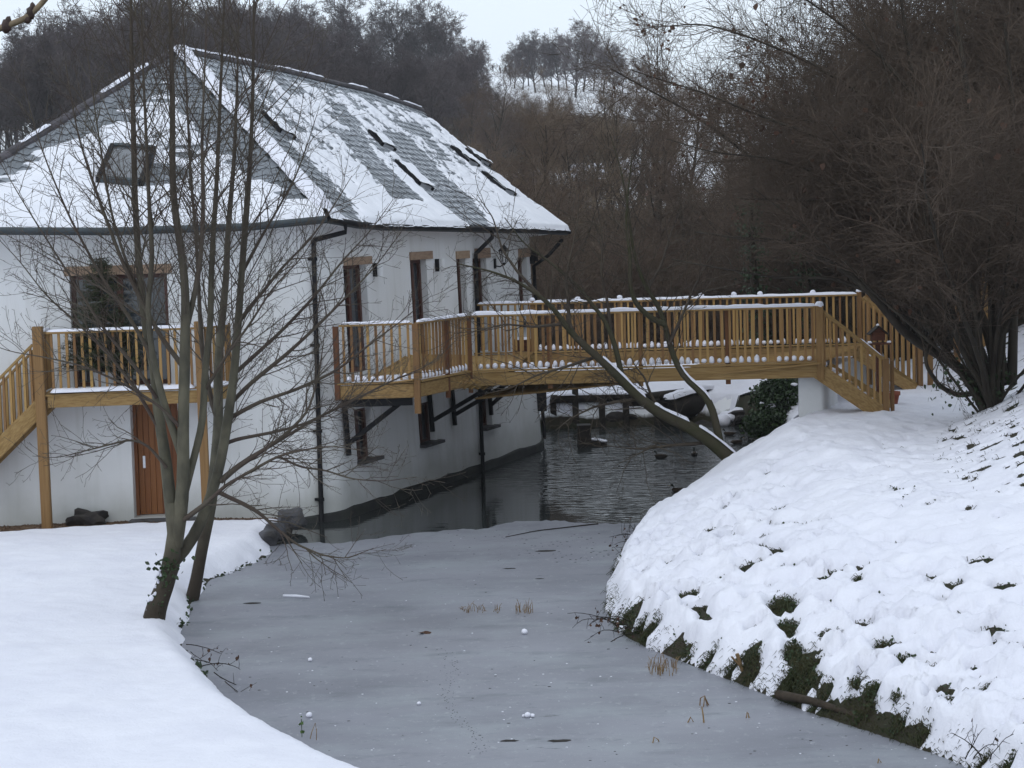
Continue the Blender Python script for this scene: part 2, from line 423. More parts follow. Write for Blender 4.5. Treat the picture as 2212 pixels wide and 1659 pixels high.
def land(X, Y, fine=True):
    X = np.asarray(X, float); Y = np.asarray(Y, float)
    d = sdf(X, Y)
    w = ss(-0.5, 0.5, X - np.interp(Y, XMID_Y, XMID_X))
    hl = 0.20 * ss(0, 0.45, d) + 0.04 * ss(0.3, 2.5, d) - 0.07 * ss(31, 33.5, Y) + (fbm(X * .5, Y * .5, 3) - .5) * 0.05 * ss(0.3, 1.5, d)
    lump = (fbm(X * 1.3, Y * 1.3, 5) - .5) * .16 * ss(0.1, 1.2, d) * ss(6, 3, d)
    hr = 0.22 * ss(-.02, 0.3, d) + 1.28 * np.clip(d / np.interp(Y, [28, 35], [4.3, 1.8]), 0, 1) ** 0.85 + lump
    hr = np.minimum(hr, 1.5 + (fbm(X * .6, Y * .6, 9) - .5) * 0.08)
    hd = np.clip(X - np.interp(Y, HB_Y, HB_X), 0, 50)
    hill = 0.50 * np.sqrt(hd * hd + 0.3) - .27
    hill = np.where(hill > 2.2, 2.2 + (hill - 2.2) * .35, hill)
    hr = hr + np.clip(hill, 0, 9) * ss(3.2, 4.6, d)
    near = hl * (1 - w) + hr * w
    lat = np.interp(X, [-260, -120, -85, -62, -45, 0, 10, 45, 120, 300], [.20, .52, .72, .95, 1.0, 1.0, 1.0, .845, .80, .7])
    fz = np.interp(Y, FAR_Y, FAR_Z)
    fz = np.where(Y > 90, 3.3 + (fz - 3.3) * (1 + (lat - 1) * ss(120, 260, Y)), fz)
    fz = fz + (fbm(X * .01, Y * .01, 11) - .5) * 3.0 * ss(110, 250, Y)
    side = 0.20 * np.clip(X - np.interp(Y, HB_Y, HB_X), 0, 60)
    fz = fz + side * ss(40, 60, Y) * ss(170, 90, Y) * .75
    f = ss(50.2, 53, Y) * ss(0, .5, d)
    # behind the right bank the land simply carries on
    f = np.where((X > 7) & (Y > 42), ss(44, 60, Y), f)
    h = near * (1 - f) + fz * f
    h = np.where((Y > 49.0) & (d > 0) & (X < 7), np.maximum(h, 0.72 * ss(0, .25, d)), h)
    return np.where(d > 0, h, -0.7 * ss(0, .9, -d) - .05 * ss(0, .1, -d)), d, w

def lines(segs):
    out = []
    for a, b, st in segs: out += list(np.arange(a, b, st))
    return np.array(out + [segs[-1][1]])
gx = lines([(-900, -200, 50), (-200, -60, 10), (-60, -14, 2), (-14, 15, .16), (15, 60, 2), (60, 200, 10), (200, 900, 50)])
gy = lines([(-60, 10, 5), (10, 56, .18), (56, 130, 2), (130, 620, 8), (620, 1500, 60)])
GX, GY = np.meshgrid(gx, gy, indexing='ij')
GZ, GD, GW = land(GX, GY)
ground = grid_obj('ground', np.stack([GX, GY, GZ], -1), None, kind='structure')
# how much snow lies: everywhere but under the woods and thickets
woods = ss(70, 80, GY) * ss(430, 360, GY) * (1 - ss(-3, 4, GX + GY * .016 + 3)) 
woods = np.maximum(woods, ss(56, 59, GY) * ss(150, 120, GY) * ss(-30, -20, GX) * 1.2)
woods = np.maximum(woods, ss(325, 275, GY) * ss(150, 200, GY) * ss(.068, .052, GX / np.maximum(GY, 1)) * .9)
woods = np.maximum(woods, ss(9, 11, GX) * ss(50, 55, GY) * ss(130, 90, GY) * .75)
woods = woods * ss(0.25, 0.6, fbm(GX * .06, GY * .06, 21) + .25)
sn = np.clip(1 - woods, 0, 1) * ss(0.0, 0.25, GD)
sn = np.where((GY < 50) & (GX > -14) & (GX < 15), np.minimum(sn, ss(9, 10, np.abs(GX)) * 0.0), sn)
at = ground.data.attributes.new('lying_snow', 'FLOAT', 'POINT')
at.data.foreach_set('value', sn.reshape(-1).astype(np.float32))
gm = mat('woodland_floor', (0.040, 0.032, 0.022), 0.95, col2=(0.022, 0.026, 0.013), scale=2.2, bump=0.6, bscale=9)
_N = gm.node_tree.nodes; _L = gm.node_tree.links
aa = _N.new('ShaderNodeAttribute'); aa.attribute_name = 'lying_snow'
nn = _N.new('ShaderNodeTexNoise'); nn.inputs['Scale'].default_value = 0.9; nn.inputs['Detail'].default_value = 7
ad = _N.new('ShaderNodeMath'); ad.operation = 'ADD'
_L.new(aa.outputs['Fac'], ad.inputs[0]); _L.new(nn.outputs[0], ad.inputs[1])
mr = _N.new('ShaderNodeMapRange'); mr.inputs[1].default_value = 0.85; mr.inputs[2].default_value = 1.0
_L.new(ad.outputs[0], mr.inputs[0])
mi = _N.new('ShaderNodeMix'); mi.data_type = 'RGBA'; mi.inputs[7].default_value = (0.84, 0.85, 0.88, 1)
_p = _N['Principled BSDF']
_L.new(_p.inputs['Base Color'].links[0].from_socket, mi.inputs[6]); _L.new(mr.outputs[0], mi.inputs[0]); _L.new(mi.outputs[2], _p.inputs['Base Color'])
tcn = [n for n in _N if n.type == 'TEX_COORD'][0]; _L.new(tcn.outputs['Object'], nn.inputs[0])
ground.data.materials.append(gm)

def snow_sheet(name, xs, ys, tf, drop=-0.05, base=None):
    X, Y = np.meshgrid(xs, ys, indexing='ij')
    Z, d, w = land(X, Y)
    t = tf(X, Y, Z, d, w)
    t = np.maximum(t, drop)
    q = np.maximum.reduce([t[:-1, :-1], t[1:, :-1], t[1:, 1:], t[:-1, 1:]])
    return grid_obj(name, np.stack([X, Y, Z + t], -1), SNOW, keep=q > drop + 1e-6, kind='structure')
# left bank and lawn: an even blanket that rolls over at the water
def t_left(X, Y, Z, d, w):
    dd = d + (fbm(X * 2.2, Y * 2.2, 31) - .5) * .28 * ss(22, 24, Y)
    t = .13 * np.sqrt(ss(0.0, 0.32, dd)) - .05 * (dd < .02)
    t = t + (fbm(X * .9, Y * .9, 33, 5) - .5) * .085 + (fbm(X * 4.5, Y * 4.5, 34, 3) - .5) * .03 + (billow(X * 3.0, Y * 3.0, 35) - .5) * .05 * ss(1.1, .2, d) * ss(22, 25, Y)
    wall = facade_gap(X, Y)
    t = t * ss(0.02, 0.32, wall + (fbm(X * 3, Y * 3, 36) - .5) * .25) - .06 * (wall < .05)
    return np.where((w > .5) | (d < -.02), -.05, t)
def facade_gap(X, Y):            # distance in front of the gravel strip along the house
    yl = np.interp(X, [-15, -9.2, -5.2, -3.6], [33.15, 33.45, 34.1, 34.75])
    return yl - Y
snow_l = snow_sheet('snow', lines([(-30, -12, 1.0), (-12, -1.5, .07), (-1.5, 1.4, .07)]), lines([(12, 17, .25), (17, 35.2, .07)]), t_left)
# right bank: pillows on tussocks, torn open along the water
HOLES = [(1690, 1300, .16, .42), (1705, 1350, .17, .30), (1715, 1400, .12, .30), (1785, 1370, .17, .16), (1905, 1390, .13, .16), (1905, 1410, .09, .12), (1625, 1415, .10, .14), (1725, 1440, .24, .2), (1745, 1470, .2, .28),
         (1480, 1285, .1, .12), (1500, 1280, .09, .16), (1437, 1310, .11, .08), (1460, 1300, .08, .10), (1950, 1420, .14, .09), (1880, 1480, .17, .22), (1850, 1465, .12, .2), (2040, 1510, .2, .17), (2140, 1475, .16, .1),
         (1940, 1500, .1, .2), (1330, 1350, .16, .14), (1350, 1362, .2, .16), (1400, 1370, .2, .10), (1385, 1345, .16, .08), (1480, 1420, .18, .2), (1520, 1432, .3, .2), (1580, 1445, .2, .2), (1620, 1460, .2, .16),
         (2180, 1640, .2, .2), (2120, 1640, .2, .12), (1940, 1565, .22, .12), (1990, 1590, .16, .14), (1560, 1250, .05, .06), (1690, 1225, .05, .05), (1855, 1245, .05, .07), (1655, 1155, .04, .06), (2075, 1255, .05, .05), (1700, 1480, .2, .25), (1860, 1545, .3, .14), (1760, 1520, .25, .14)]
def on_land(x, y, lift=.08, t0=14.0, t1=60.0):     # march the sight line down to the snow
    d = ray(x, y) / ray(x, y)[1]
    Ys = np.arange(t0, t1, .05); X = d[0] * Ys; Zr = HC + d[2] * Ys
    h = land(X, Ys)[0] + lift
    k = np.argmax((Zr < h) & (X > np.interp(Ys, XMID_Y, XMID_X)))
    return np.array([X[k], Ys[k], h[k]])
def hole_spots():
    return [(*on_land(x, y)[:2], a * (.95 if y < 1500 - (2200 - x) * .12 else .75), b * (.75 if y < 1500 - (2200 - x) * .12 else .36)) for x, y, a, b in HOLES]
HS = hole_spots()
def t_right(X, Y, Z, d, w):
    b = billow(X * 2.1 + .5 * Y * .3, Y * 1.7, 41, 3)
    lowz = ss(3.4, .6, d) * ss(33, 27, Y)
    t = .10 + (b - .52) * (.06 + .20 * lowz) + (fbm(X * 5.5, Y * 5.5, 43) - .5) * .06 * (.35 + lowz)
    t = t + (billow(X * 5.2, Y * 4.1, 47, 2) - .5) * .10 * lowz
    t = t - .20 * ss(.63, .76, fbm(X * 2.3, Y * 3.2, 45)) * lowz
    tus = fbm(X * 3.4 + .8 * Y, Y * 2.6, 61, 3)
    zone = ss(4.0, 2.2, d) * ss(.2, .6, d) * ss(34, 30, Y)
    t = t - zone * (.17 * ss(.645, .76, tus) + .05 * ss(.45, .645, tus))
    t = t + (billow(X * 3.6 + .9 * Y, Y * 2.4, 62, 2) - .5) * .13 * ss(5, 2.0, d) * ss(35, 30, Y) + (fbm(X * 8 + Y, Y * 6.5, 63, 2) - .5) * .05 * ss(5, 3.0, d)
    for hx, hy, a, c in HS:
        r2 = ((X - hx) / a) ** 2 + ((Y - hy) / (c * 1.3)) ** 2
        t = t - .30 * np.exp(-r2 * 1.6) * (.55 + .9 * fbm(X * 6, Y * 6, 46))
    edge = d + (fbm(X * 2.5, Y * 2.5, 44) - .5) * .22
    t = t * (.45 + .55 * ss(.0, .35, edge)) - .26 * ss(.30, .06, edge) * ss(.50, .62, fbm(X * 1.2 + Y * .8, Y * 2.2, 48)) * (.6 + .8 * fbm(X * 7, Y * 7, 49))
    # the trodden path on top
    hb = X - np.interp(Y, HB_Y, HB_X)
    path = ss(3.3, 4.3, d) * ss(.6, -.3, hb)
    tread = fbm(X * 4.2, Y * 3.0, 51, 3)
    t = t * (1 - path) + path * (.07 + (tread - .5) * .07 - .055 * ss(.56, .70, vn(X * 4.5, Y * 2.6, 52)) * ss(38, 30, Y) - .10 * ss(.61, .74, fbm(X * 5.5, Y * 3.6, 58)) * ss(37, 31, Y))
    hill = ss(-.1, .5, hb) * ss(3.4, 4.4, d)
    sp = fbm(X * 6.2 - Y * 1.4, Y * 5.0 + X * 2.6, 53, 4)
    t = t * (1 - hill) + hill * (.042 + (fbm(X * 4, Y * 4, 54) - .5) * .06 - .13 * ss(.52, .68, sp) * ss(-.1, 1.0, hb) * (.5 + fbm(X * 6, Y * 5, 55)))
    return np.where((w < .5) | (d < -.02) | ((Y > 48.5) & (X < 8)), -.07, t)
snow_r = snow_sheet('snow', lines([(.6, 9.2, .05), (9.2, 15, .2), (15, 60, 3)]), lines([(12, 17.5, .25), (17.5, 30, .05), (30, 45, .10), (45, 60, 1)]), t_right, -.07)
def t_far(X, Y, Z, d, w):
    wv = np.abs((X - QB[0]) * 1.0)
    return np.where(d < .15, -.06, .10 * ss(.12, .6, d) + (fbm(X * 1.5, Y * 1.5, 57) - .5) * .06) 
snow_f = snow_sheet('snow', lines([(-1.5, 8, .15)]), lines([(49.9, 53, .12), (53, 58.5, .5)]), t_far)

# ------------------------------------------------------------------ ice and open water
ice_edge = [(560, 1180), (640, 1174), (690, 1172), (735, 1174), (790, 1166), (850, 1157), (930, 1148), (1000, 1144), (1045, 1143), (1090, 1131), (1130, 1125), (1180, 1124), (1230, 1127), (1290, 1131), (1340, 1131), (1420, 1127)]
EP = []
rr = np.random.RandomState(3)
for (x0, y0), (x1, y1) in zip(ice_edge[:-1], ice_edge[1:]):
    for t in np.arange(0, 1, .2):
        EP.append(atz(x0 + (x1 - x0) * t, y0 + (y1 - y0) * t + rr.randn() * .9, 0.006)[:2])
IV = [(-7.5, 8), (8.5, 8), (8.5, EP[-1][1])] + [tuple(p) for p in EP[::-1]] + [(-7.5, EP[0][1])]
obj('ice', [(x, y, .006) for x, y in IV], [tuple(range(len(IV)))], None, kind='structure')
im = mat('pond_ice', (0.240, 0.245, 0.280), 0.42, col2=(0.178, 0.183, 0.212), scale=0.55, bump=0.05, bscale=5, spec=0.5, stretch=(.7, 1.1, 1), det=6)
_N = im.node_tree.nodes; _L = im.node_tree.links; _p = _N['Principled BSDF']
tcn = [n for n in _N if n.type == 'TEX_COORD'][0]
def speck(scale, lo, hi, col, stretch=(1, 1, 1)):
    mp = _N.new('ShaderNodeMapping'); mp.inputs['Scale'].default_value = stretch
    _L.new(tcn.outputs['Object'], mp.inputs[0])
    v = _N.new('ShaderNodeTexNoise'); v.inputs['Scale'].default_value = scale; v.inputs['Detail'].default_value = 6; v.inputs['Roughness'].default_value = .65
    _L.new(mp.outputs[0], v.inputs['Vector'])
    r = _N.new('ShaderNodeMapRange'); r.inputs[1].default_value = lo; r.inputs[2].default_value = hi
    _L.new(v.outputs[0], r.inputs[0])
    x = _N.new('ShaderNodeMix'); x.data_type = 'RGBA'; x.inputs[7].default_value = (*col, 1)
    _L.new(_p.inputs['Base Color'].links[0].from_socket, x.inputs[6]); _L.new(r.outputs[0], x.inputs[0]); _L.new(x.outputs[2], _p.inputs['Base Color'])
speck(.8, .48, .74, (.265, .285, .31), (.7, 1.3, 1))
speck(1.3, .55, .78, (.115, .128, .145), (.6, 1.5, 1))
speck(5.5, .60, .76, (.12, .132, .15), (.8, 1.2, 1))
speck(9, .58, .72, (.30, .31, .34), (1, .6, 1))
speck(3.5, .64, .74, (.075, .08, .09), (.6, 1.8, 1))
speck(30, .64, .70, (.42, .43, .46))
ro = _N.new('ShaderNodeTexNoise'); ro.inputs['Scale'].default_value = .45; ro.inputs['Detail'].default_value = 5
_L.new(tcn.outputs['Object'], ro.inputs[0])
rm = _N.new('ShaderNodeMapRange'); rm.inputs[3].default_value = .30; rm.inputs[4].default_value = .60
_L.new(ro.outputs[0], rm.inputs[0]); _L.new(rm.outputs[0], _p.inputs['Roughness'])
bpy.data.objects['ice'].data.materials.append(im)

wx = lines([(-6, 9, .5)]); wy = lines([(8, 52, .5)])
WX, WY = np.meshgrid(wx, wy, indexing='ij')
grid_obj('water', np.stack([WX, WY, np.full_like(WX, -.004)], -1), None, kind='structure')
wm = bpy.data.materials.new('pond_water'); wm.use_nodes = True
_N = wm.node_tree.nodes; _L = wm.node_tree.links; _p = _N['Principled BSDF']
_p.inputs['Base Color'].default_value = (.030, .034, .034, 1); _p.inputs['Roughness'].default_value = .04; _p.inputs['IOR'].default_value = 1.36
tc = _N.new('ShaderNodeTexCoord'); mp = _N.new('ShaderNodeMapping'); mp.inputs['Scale'].default_value = (.8, 4.2, 1)
_L.new(tc.outputs['Object'], mp.inputs[0])
n1 = _N.new('ShaderNodeTexNoise'); n1.inputs['Scale'].default_value = 2.3; n1.inputs['Detail'].default_value = 1.5
_L.new(mp.outputs[0], n1.inputs['Vector'])
sx = _N.new('ShaderNodeSeparateXYZ'); _L.new(tc.outputs['Object'], sx.inputs[0])
xm = _N.new('ShaderNodeMath'); xm.operation = 'MULTIPLY_ADD'; xm.inputs[1].default_value = 3.0; _L.new(sx.outputs[0], xm.inputs[0]); _L.new(sx.outputs[1], xm.inputs[2])
wr = _N.new('ShaderNodeMapRange'); wr.inputs[1].default_value = 37; wr.inputs[2].default_value = 43; wr.inputs[3].default_value = .02; wr.inputs[4].default_value = .27   # the wind reaches the far half
_L.new(xm.outputs[0], wr.inputs[0])
bu = _N.new('ShaderNodeBump'); bu.inputs['Distance'].default_value = .12
_L.new(wr.outputs[0], bu.inputs['Strength'])
_L.new(n1.outputs[0], bu.inputs['Height']); _L.new(bu.outputs[0], _p.inputs['Normal'])
bpy.data.objects['water'].data.materials.append(wm)
# ------------------------------------------------------------------ the white house
house = thing('house', 'long white rendered house with a snowy slate roof standing in the pond', 'house', (-4.0, 38.0, 0.1))
def bez(a, b, c, n):
    t = np.linspace(0, 1, n)[:, None]
    return (1 - t) ** 2 * a + 2 * t * (1 - t) * b + t * t * c
BAT = 0.16
QA0 = QA - SN * BAT; QB0 = QB - SN * BAT
FA = np.array([-13.0, 34.62]); FB = np.array([-5.0, 35.12])
FD = (FB - FA) / np.linalg.norm(FB - FA); FN = np.array([FD[1], -FD[0]])
crn = np.array([-3.52, 35.22])
cst = QA0 + SD * .45
_n = int(np.linalg.norm(FB - FA) / .35)
pts = [FA + (FB - FA) * i / _n for i in range(_n)]
pts += list(bez(FB, crn, cst, 14))
_n = int((SLEN - .45) / .35)
pts += [cst + (QB0 - cst) * i / _n for i in range(1, _n + 1)]
BACK = np.array([-SN[0], -SN[1]])
e2 = QB0 + SD * 1.4 + BACK * .9
pts += list(bez(QB0, QB0 + SD * 1.15, e2, 8))[1:]
pts += [e2 + BACK * k for k in (2, 4, 6, 8.5)]
pts += [np.array([-13.0, 44.0]), np.array([-13.0, 36.0]), np.array([-13.0, 34.70])]
WP = np.array(pts)
WS = np.concatenate([[0], np.cumsum(np.linalg.norm(np.diff(WP, axis=0), axis=1))])
tg = np.gradient(WP, axis=0); tg /= np.linalg.norm(tg, axis=1, keepdims=True)
WN = np.stack([tg[:, 1], -tg[:, 0]], 1)
S_CST = WS[np.argmin(np.linalg.norm(WP - cst, axis=1))]
S_QB = WS[np.argmin(np.linalg.norm(WP - QB0, axis=1))]
def wpos(s, z, out=0.0):
    p = np.array([np.interp(s, WS, WP[:, 0]), np.interp(s, WS, WP[:, 1])])
    n = np.array([np.interp(s, WS, WN[:, 0]), np.interp(s, WS, WN[:, 1])]); n /= np.linalg.norm(n)
    b = BAT * max(0, 1 - z / 5.4) ** 1.5
    p = p + n * (b + out)
    return np.array([p[0], p[1], z])
def ztop(s):
    return float(np.interp(s, [0, S_CST - 1, S_CST + 1, S_CST + 5, S_QB, S_QB + 2], [5.36, 5.40, 5.36, 5.20, 5.02, 4.98]))
def side(x, y):                # print position on the water wall -> (s along path, z)
    d = ray(x, y); z = 3.0
    for _ in range(4):
        off = BAT * max(0, 1 - z / 5.4) ** 1.5
        t = (QA0 @ SN + off) / (d[:2] @ SN); z = HC + t * d[2]
    return S_CST - .45 + ((t * d[:2]) - QA0) @ SD, z
def front(x, y):
    d = ray(x, y); z = 3.0
    for _ in range(4):
        off = BAT * max(0, 1 - z / 5.4) ** 1.5
        t = (FA @ FN + off) / (d[:2] @ FN); z = HC + t * d[2]
    return ((t * d[:2]) - FA) @ FD, z

def rect(fn, x0, x1, y0, y1):
    xm = (x0 + x1) / 2; ym = (y0 + y1) / 2
    return fn(x0, ym)[0], fn(x1, ym)[0], fn(xm, y1)[1], fn(xm, y0)[1]
OPEN = {}
OPEN['d1'] = rect(side, 747.5, 797, 572, 815)
OPEN['w2'] = rect(side, 891.5, 927, 560, 800)
OPEN['w3'] = rect(side, 988.5, 1008, 558, 690)
OPEN['w4'] = rect(side, 1026, 1055, 557, 760)
OPEN['w5'] = rect(side, 1121, 1142, 555, 700)
OPEN['l1'] = rect(side, 768, 806, 880, 997)
OPEN['l2'] = rect(side, 904, 940, 868, 961)
OPEN['l3'] = rect(side, 1037, 1062, 845, 926)
OPEN['fb'] = rect(front, 155, 366, 593, 850)
OPEN['fd'] = rect(front, 285, 388, 873, 1110)
for k in ('d1', 'w2'): OPEN[k] = (OPEN[k][0], OPEN[k][1], 2.62, OPEN[k][3])
OPEN['fb'] = (OPEN['fb'][0], OPEN['fb'][1], 2.62, OPEN['fb'][3])
OPEN['fd'] = (OPEN['fd'][0], OPEN['fd'][1], 0.22, 2.36)
sl_ = list(np.concatenate([np.linspace(WS[i], WS[i + 1], 2)[:-1] for i in range(len(WS) - 1)])) + [WS[-1]]
zl_ = [-.5, .12, .5, 1.0, 1.5, 2.0, 2.5, 3.0, 3.5, 4.0, 4.5, 5.0, 9.0]
for a, b, c, e in OPEN.values():
    sl_ += [a, b]; zl_ += [c, e]
sl_ = np.array(sorted(set(np.round(sl_, 4)))); zl_ = np.array(sorted(set(np.round(zl_, 4))))
keep_s = [sl_[0]]
for s in sl_[1:]:
    if s - keep_s[-1] > .004: keep_s.append(s)
sl_ = np.array(keep_s)
G = np.array([[wpos(s, min(z, ztop(s)) if z > 8 else z) for z in zl_] for s in sl_])
kp = np.ones((len(sl_) - 1, len(zl_) - 1), bool)
for i in range(len(sl_) - 1):
    for j in range(len(zl_) - 1):
        sc_ = (sl_[i] + sl_[i + 1]) / 2; zc = (zl_[j] + zl_[j + 1]) / 2
        for a, b, c, e in OPEN.values():
            if a < sc_ < b and c < zc < e: kp[i, j] = False
wall = grid_obj('wall', G, WALL, house, keep=kp, smooth=True)
for kname, (a, b, c, e) in OPEN.items():
    dp = .46 if kname == 'fd' else .30
    q = lambda s, z, i: wpos(s, z, -i)
    rv = Geo()
    for (s0, z0, s1, z1) in ((a, c, a, e), (b, c, b, e), (a, e, b, e), (a, c, b, c)):
        P0 = [q(s0, z0, 0), q(s1, z1, 0), q(s1, z1, dp), q(s0, z0, dp)]
        rv.add(P0, [(0, 1, 2, 3)])
    rv.obj('reveal', WALL, house)
# plinth along the water: a tarred foot that the wall stands on
pl_s = [s for s in sl_ if WS[np.argmin(np.linalg.norm(WP - FB, axis=1))] + .9 < s < S_QB + 2.3]
PG = []
for s in pl_s:
    f = np.interp(s, [pl_s[0], pl_s[0] + 1.2], [.10, .17])
    wob = (vn(s * 1.7, 3.3, 5) - .5) * .07
    f = f + .10 * ss(S_QB - .5, S_QB + 2, s)
    PG.append([wpos(s, -.4, .07), wpos(s, f + wob - .03, .06), wpos(s, f + wob, .03), wpos(s, f + wob + .01, -.05)])
grid_obj('plinth', np.array(PG), PLINTH, house)

def window(o, parent, name='window', inset=.17, mull=1, sill=True, label=None, mt=FRAME, curtain=False):
    a, b, c, e = OPEN[o]
    w = Geo(); th = .075; dd = .07
    P = lambda s, z, i=inset: wpos(s, z, -i)
    up = (0, 0, 1)
    nrm = P((a + b) / 2, (c + e) / 2, 0) - P((a + b) / 2, (c + e) / 2, .2)
    win = obj(name, [P(a, c, .29), P(b, c, .29), P(b, e, .29), P(a, e, .29)], [(0, 1, 2, 3)], BLACK, parent, label=label)
    def fb(s0, z0, s1, z1, t=th):
        w.box(P(s0, z0), P(s1, z1), t, dd, up=nrm) if abs(z1 - z0) < .01 else w.box(P(s0, z0), P(s1, z1), t, dd, up=nrm)
    h = th / 2
    fb(a + h, c, a + h, e); fb(b - h, c, b - h, e); fb(a + th, e - h, b - th, e - h); fb(a + th, c + h, b - th, c + h)
    for m in range(mull):
        s = a + (b - a) * (m + 1) / (mull + 1)
        fb(s, c + th, s, e - th, .10)
    w.obj('frame', mt, win)
    n = mull + 1
    for m in range(n):
        s0 = a + (b - a) * m / n + .05; s1 = a + (b - a) * (m + 1) / n - .05
        g = Geo(); V = [P(s0, c + .06, inset + .02), P(s1, c + .06, inset + .02), P(s1, e - .06, inset + .02), P(s0, e - .06, inset + .02)]
        V += [v + nrm * -.1 for v in V]
        g.add(V, [(0, 1, 2, 3), (7, 6, 5, 4), (0, 4, 5, 1), (1, 5, 6, 2), (2, 6, 7, 3), (3, 7, 4, 0)])
        g.obj('pane', GLASS, win)
    if sill:
        g = Geo(); g.box(P(a - .04, c + .0, -.02) , P(b + .16, c + .0, -.02), .30, .07, up=(0, 0, 1)) if False else None
        c0 = wpos((a + b) / 2 + .04, c + .01, -.10)
        p0 = wpos(a - .02, c + .01, -.07); p1 = wpos(b + .14, c + .01, -.07)
        g.box(p0, p1, .42, .06)
        g.obj('sill', STONEG, win)
    return win
def lintel(o, x0, x1, y0, y1, fn):
    a, b, c, e = rect(fn, x0, x1, y0, y1)
    g = Geo()
    V = []
    for s, z in ((a, c), (b, c), (b, e), (a, e)): V.append(wpos(s, z, .035))
    for s, z in ((a, c), (b, c), (b, e), (a, e)): V.append(wpos(s, z, -.20))
    g.add(V, [(3, 2, 1, 0), (4, 5, 6, 7), (0, 1, 5, 4), (1, 2, 6, 5), (2, 3, 7, 6), (3, 0, 4, 7)])
    g.obj('lintel', LINT, house)
window('d1', house, 'glazed_door', mull=1, sill=False)
window('w2', house, 'window', mull=1, sill=False)
window('w3', house, 'window', mull=0, sill=True)
window('w4', house, 'glazed_door', mull=1, sill=False)
window('w5', house, 'window', mull=0, sill=True)
for k in ('l1', 'l2', 'l3'): window(k, house, 'window', mull=1, sill=True)
window('fb', house, 'glazed_door', mull=1, sill=False, inset=.2)
lintel('d1', 741.3, 800.7, 554.9, 572, side); lintel('w2', 884, 932, 543.4, 560.5, side); lintel('w3', 984, 1012, 542, 558.5, side)
lintel('w4', 1025, 1057, 536, 557.5, side); lintel('w5', 1119, 1147, 536, 555.5, side); lintel('fb', 138, 371, 573, 593, front)
# boarded door under the balcony
a, b, c, e = OPEN['fd']
dn = wpos((a + b) / 2, 1, 0) - wpos((a + b) / 2, 1, .2)
door = obj('door', [wpos(a, c, -.45), wpos(b, c, -.45), wpos(b, e, -.45), wpos(a, e, -.45)], [(0, 1, 2, 3)], DOORM, house)
fr = Geo()
for s in (a + .03, b - .03): fr.box(wpos(s, c, -.38), wpos(s, e, -.38), .06, .08, up=dn)
fr.box(wpos(a + .06, e - .03, -.38), wpos(b - .06, e - .03, -.38), .06, .08, up=dn)
fr.obj('frame', DOORM, door)
nb = 7
for i in range(nb):
    s0 = a + .065 + (b - a - .13) * i / nb; s1 = a + .065 + (b - a - .13) * (i + 1) / nb
    sm = (s0 + s1) / 2
    bar('plank', wpos(sm, c + .01, -.40 - .003 * (i % 2)), wpos(sm, e - .065, -.40 - .003 * (i % 2)), s1 - s0 - .006, .035, DOORM, door, up=dn)
hg = Geo(); hp = wpos(a + .17, 1.19, -.37)
hg.box(hp - [0, 0, .11], hp + [0, 0, .11], .045, .012, up=dn); hg.tube([hp + dn * .1 + [0, 0, .04], hp + dn * .3 + [0, 0, .04]], .012); hg.tube([hp + dn * .3 + [0, 0, .04], hp + dn * .3 + [.13, 0, .04]], .012)
hg.obj('handle', STEEL, door)
g = Geo(); g.aabb((wpos(a, 0, 0)[0] - .05, 34.55, .02), (wpos(b, 0, 0)[0] + .3, 35.3, .21)); g.obj('doorstep', STONEG, house)

# ------------------------------------------------------------------ roof
A_ = np.array([-6.85, 40.0, 9.08]); 
def solve_at(x, y, X0, dirv):     # point on the vertical plane X0 + s*dir seen at print position
    d = ray(x, y); n = np.array([dirv[1], -dirv[0]]); t = (X0 @ n) / (d[:2] @ n)
    return np.array([d[0] * t, d[1] * t, HC + d[2] * t])
A_ = solve_at(380, 111, np.array([-6.85, 40.0]), SD)
R1_ = solve_at(600, 153, A_[:2], SD); R1b = solve_at(746, 188, A_[:2], SD); R2_ = solve_at(796, 200, A_[:2], SD); R3_ = solve_at(908, 240, A_[:2], SD)
C_ = atY(704, 466, 34.85); L_ = atY(-240, 494, 34.1)
D_ = atY(1226, 496, 46.6)
E1 = atY(0, 491, 34.28); E2 = atY(236, 492, 34.45); E3 = atY(540, 482, 34.75)
S1 = atY(770, 478, 35.9); S2 = atY(830, 483, 37.3); S3 = atY(1010, 488, 41.2); S4 = atY(1130, 491, 44.2)
def poly(P, n=None):
    P = np.array(P); L = np.concatenate([[0], np.cumsum(np.linalg.norm(np.diff(P, axis=0), axis=1))]); L /= L[-1]
    return lambda u: np.stack([np.interp(u, L, P[:, k]) for k in range(3)], -1)
FL = poly([L_, E1, E2, E3, C_]); SLo = poly([C_, S1, S2, S3, S4, D_]); SUp = poly([A_, R1_, R1b, R2_, R3_])
kick = lambda v: .10 * np.clip(1 - np.asarray(v) / .18, 0, 1) ** 2
def Sf(u, v):
    u = np.asarray(u, float); v = np.asarray(v, float)[..., None]
    return FL(u) * (1 - v) + A_ * v
def Sd(u, v):
    u = np.asarray(u, float); v = np.asarray(v, float)[..., None]
    sag = np.zeros(u.shape + (3,)); sag[..., 2] = -.07 * np.sin(np.pi * v[..., 0]) * ss(0, .12, u)
    return SLo(u) * (1 - v) + SUp(u) * v + sag
def nrm(S, u, v):
    e = 1e-3
    a = S(np.asarray(u) + e, v) - S(np.asarray(u) - e, v); b = S(u, np.asarray(v) + e) - S(u, np.asarray(v) - e)
    n = np.cross(a, b); return n / (np.linalg.norm(n, axis=-1, keepdims=True) + 1e-12)
roof = grid_obj('roof', np.array([[Sd(np.array(u), np.array(v)) for v in np.linspace(0, 1, 9)] for u in np.linspace(0, 1, 30)]), FASC, house, smooth=False)
g = Geo()
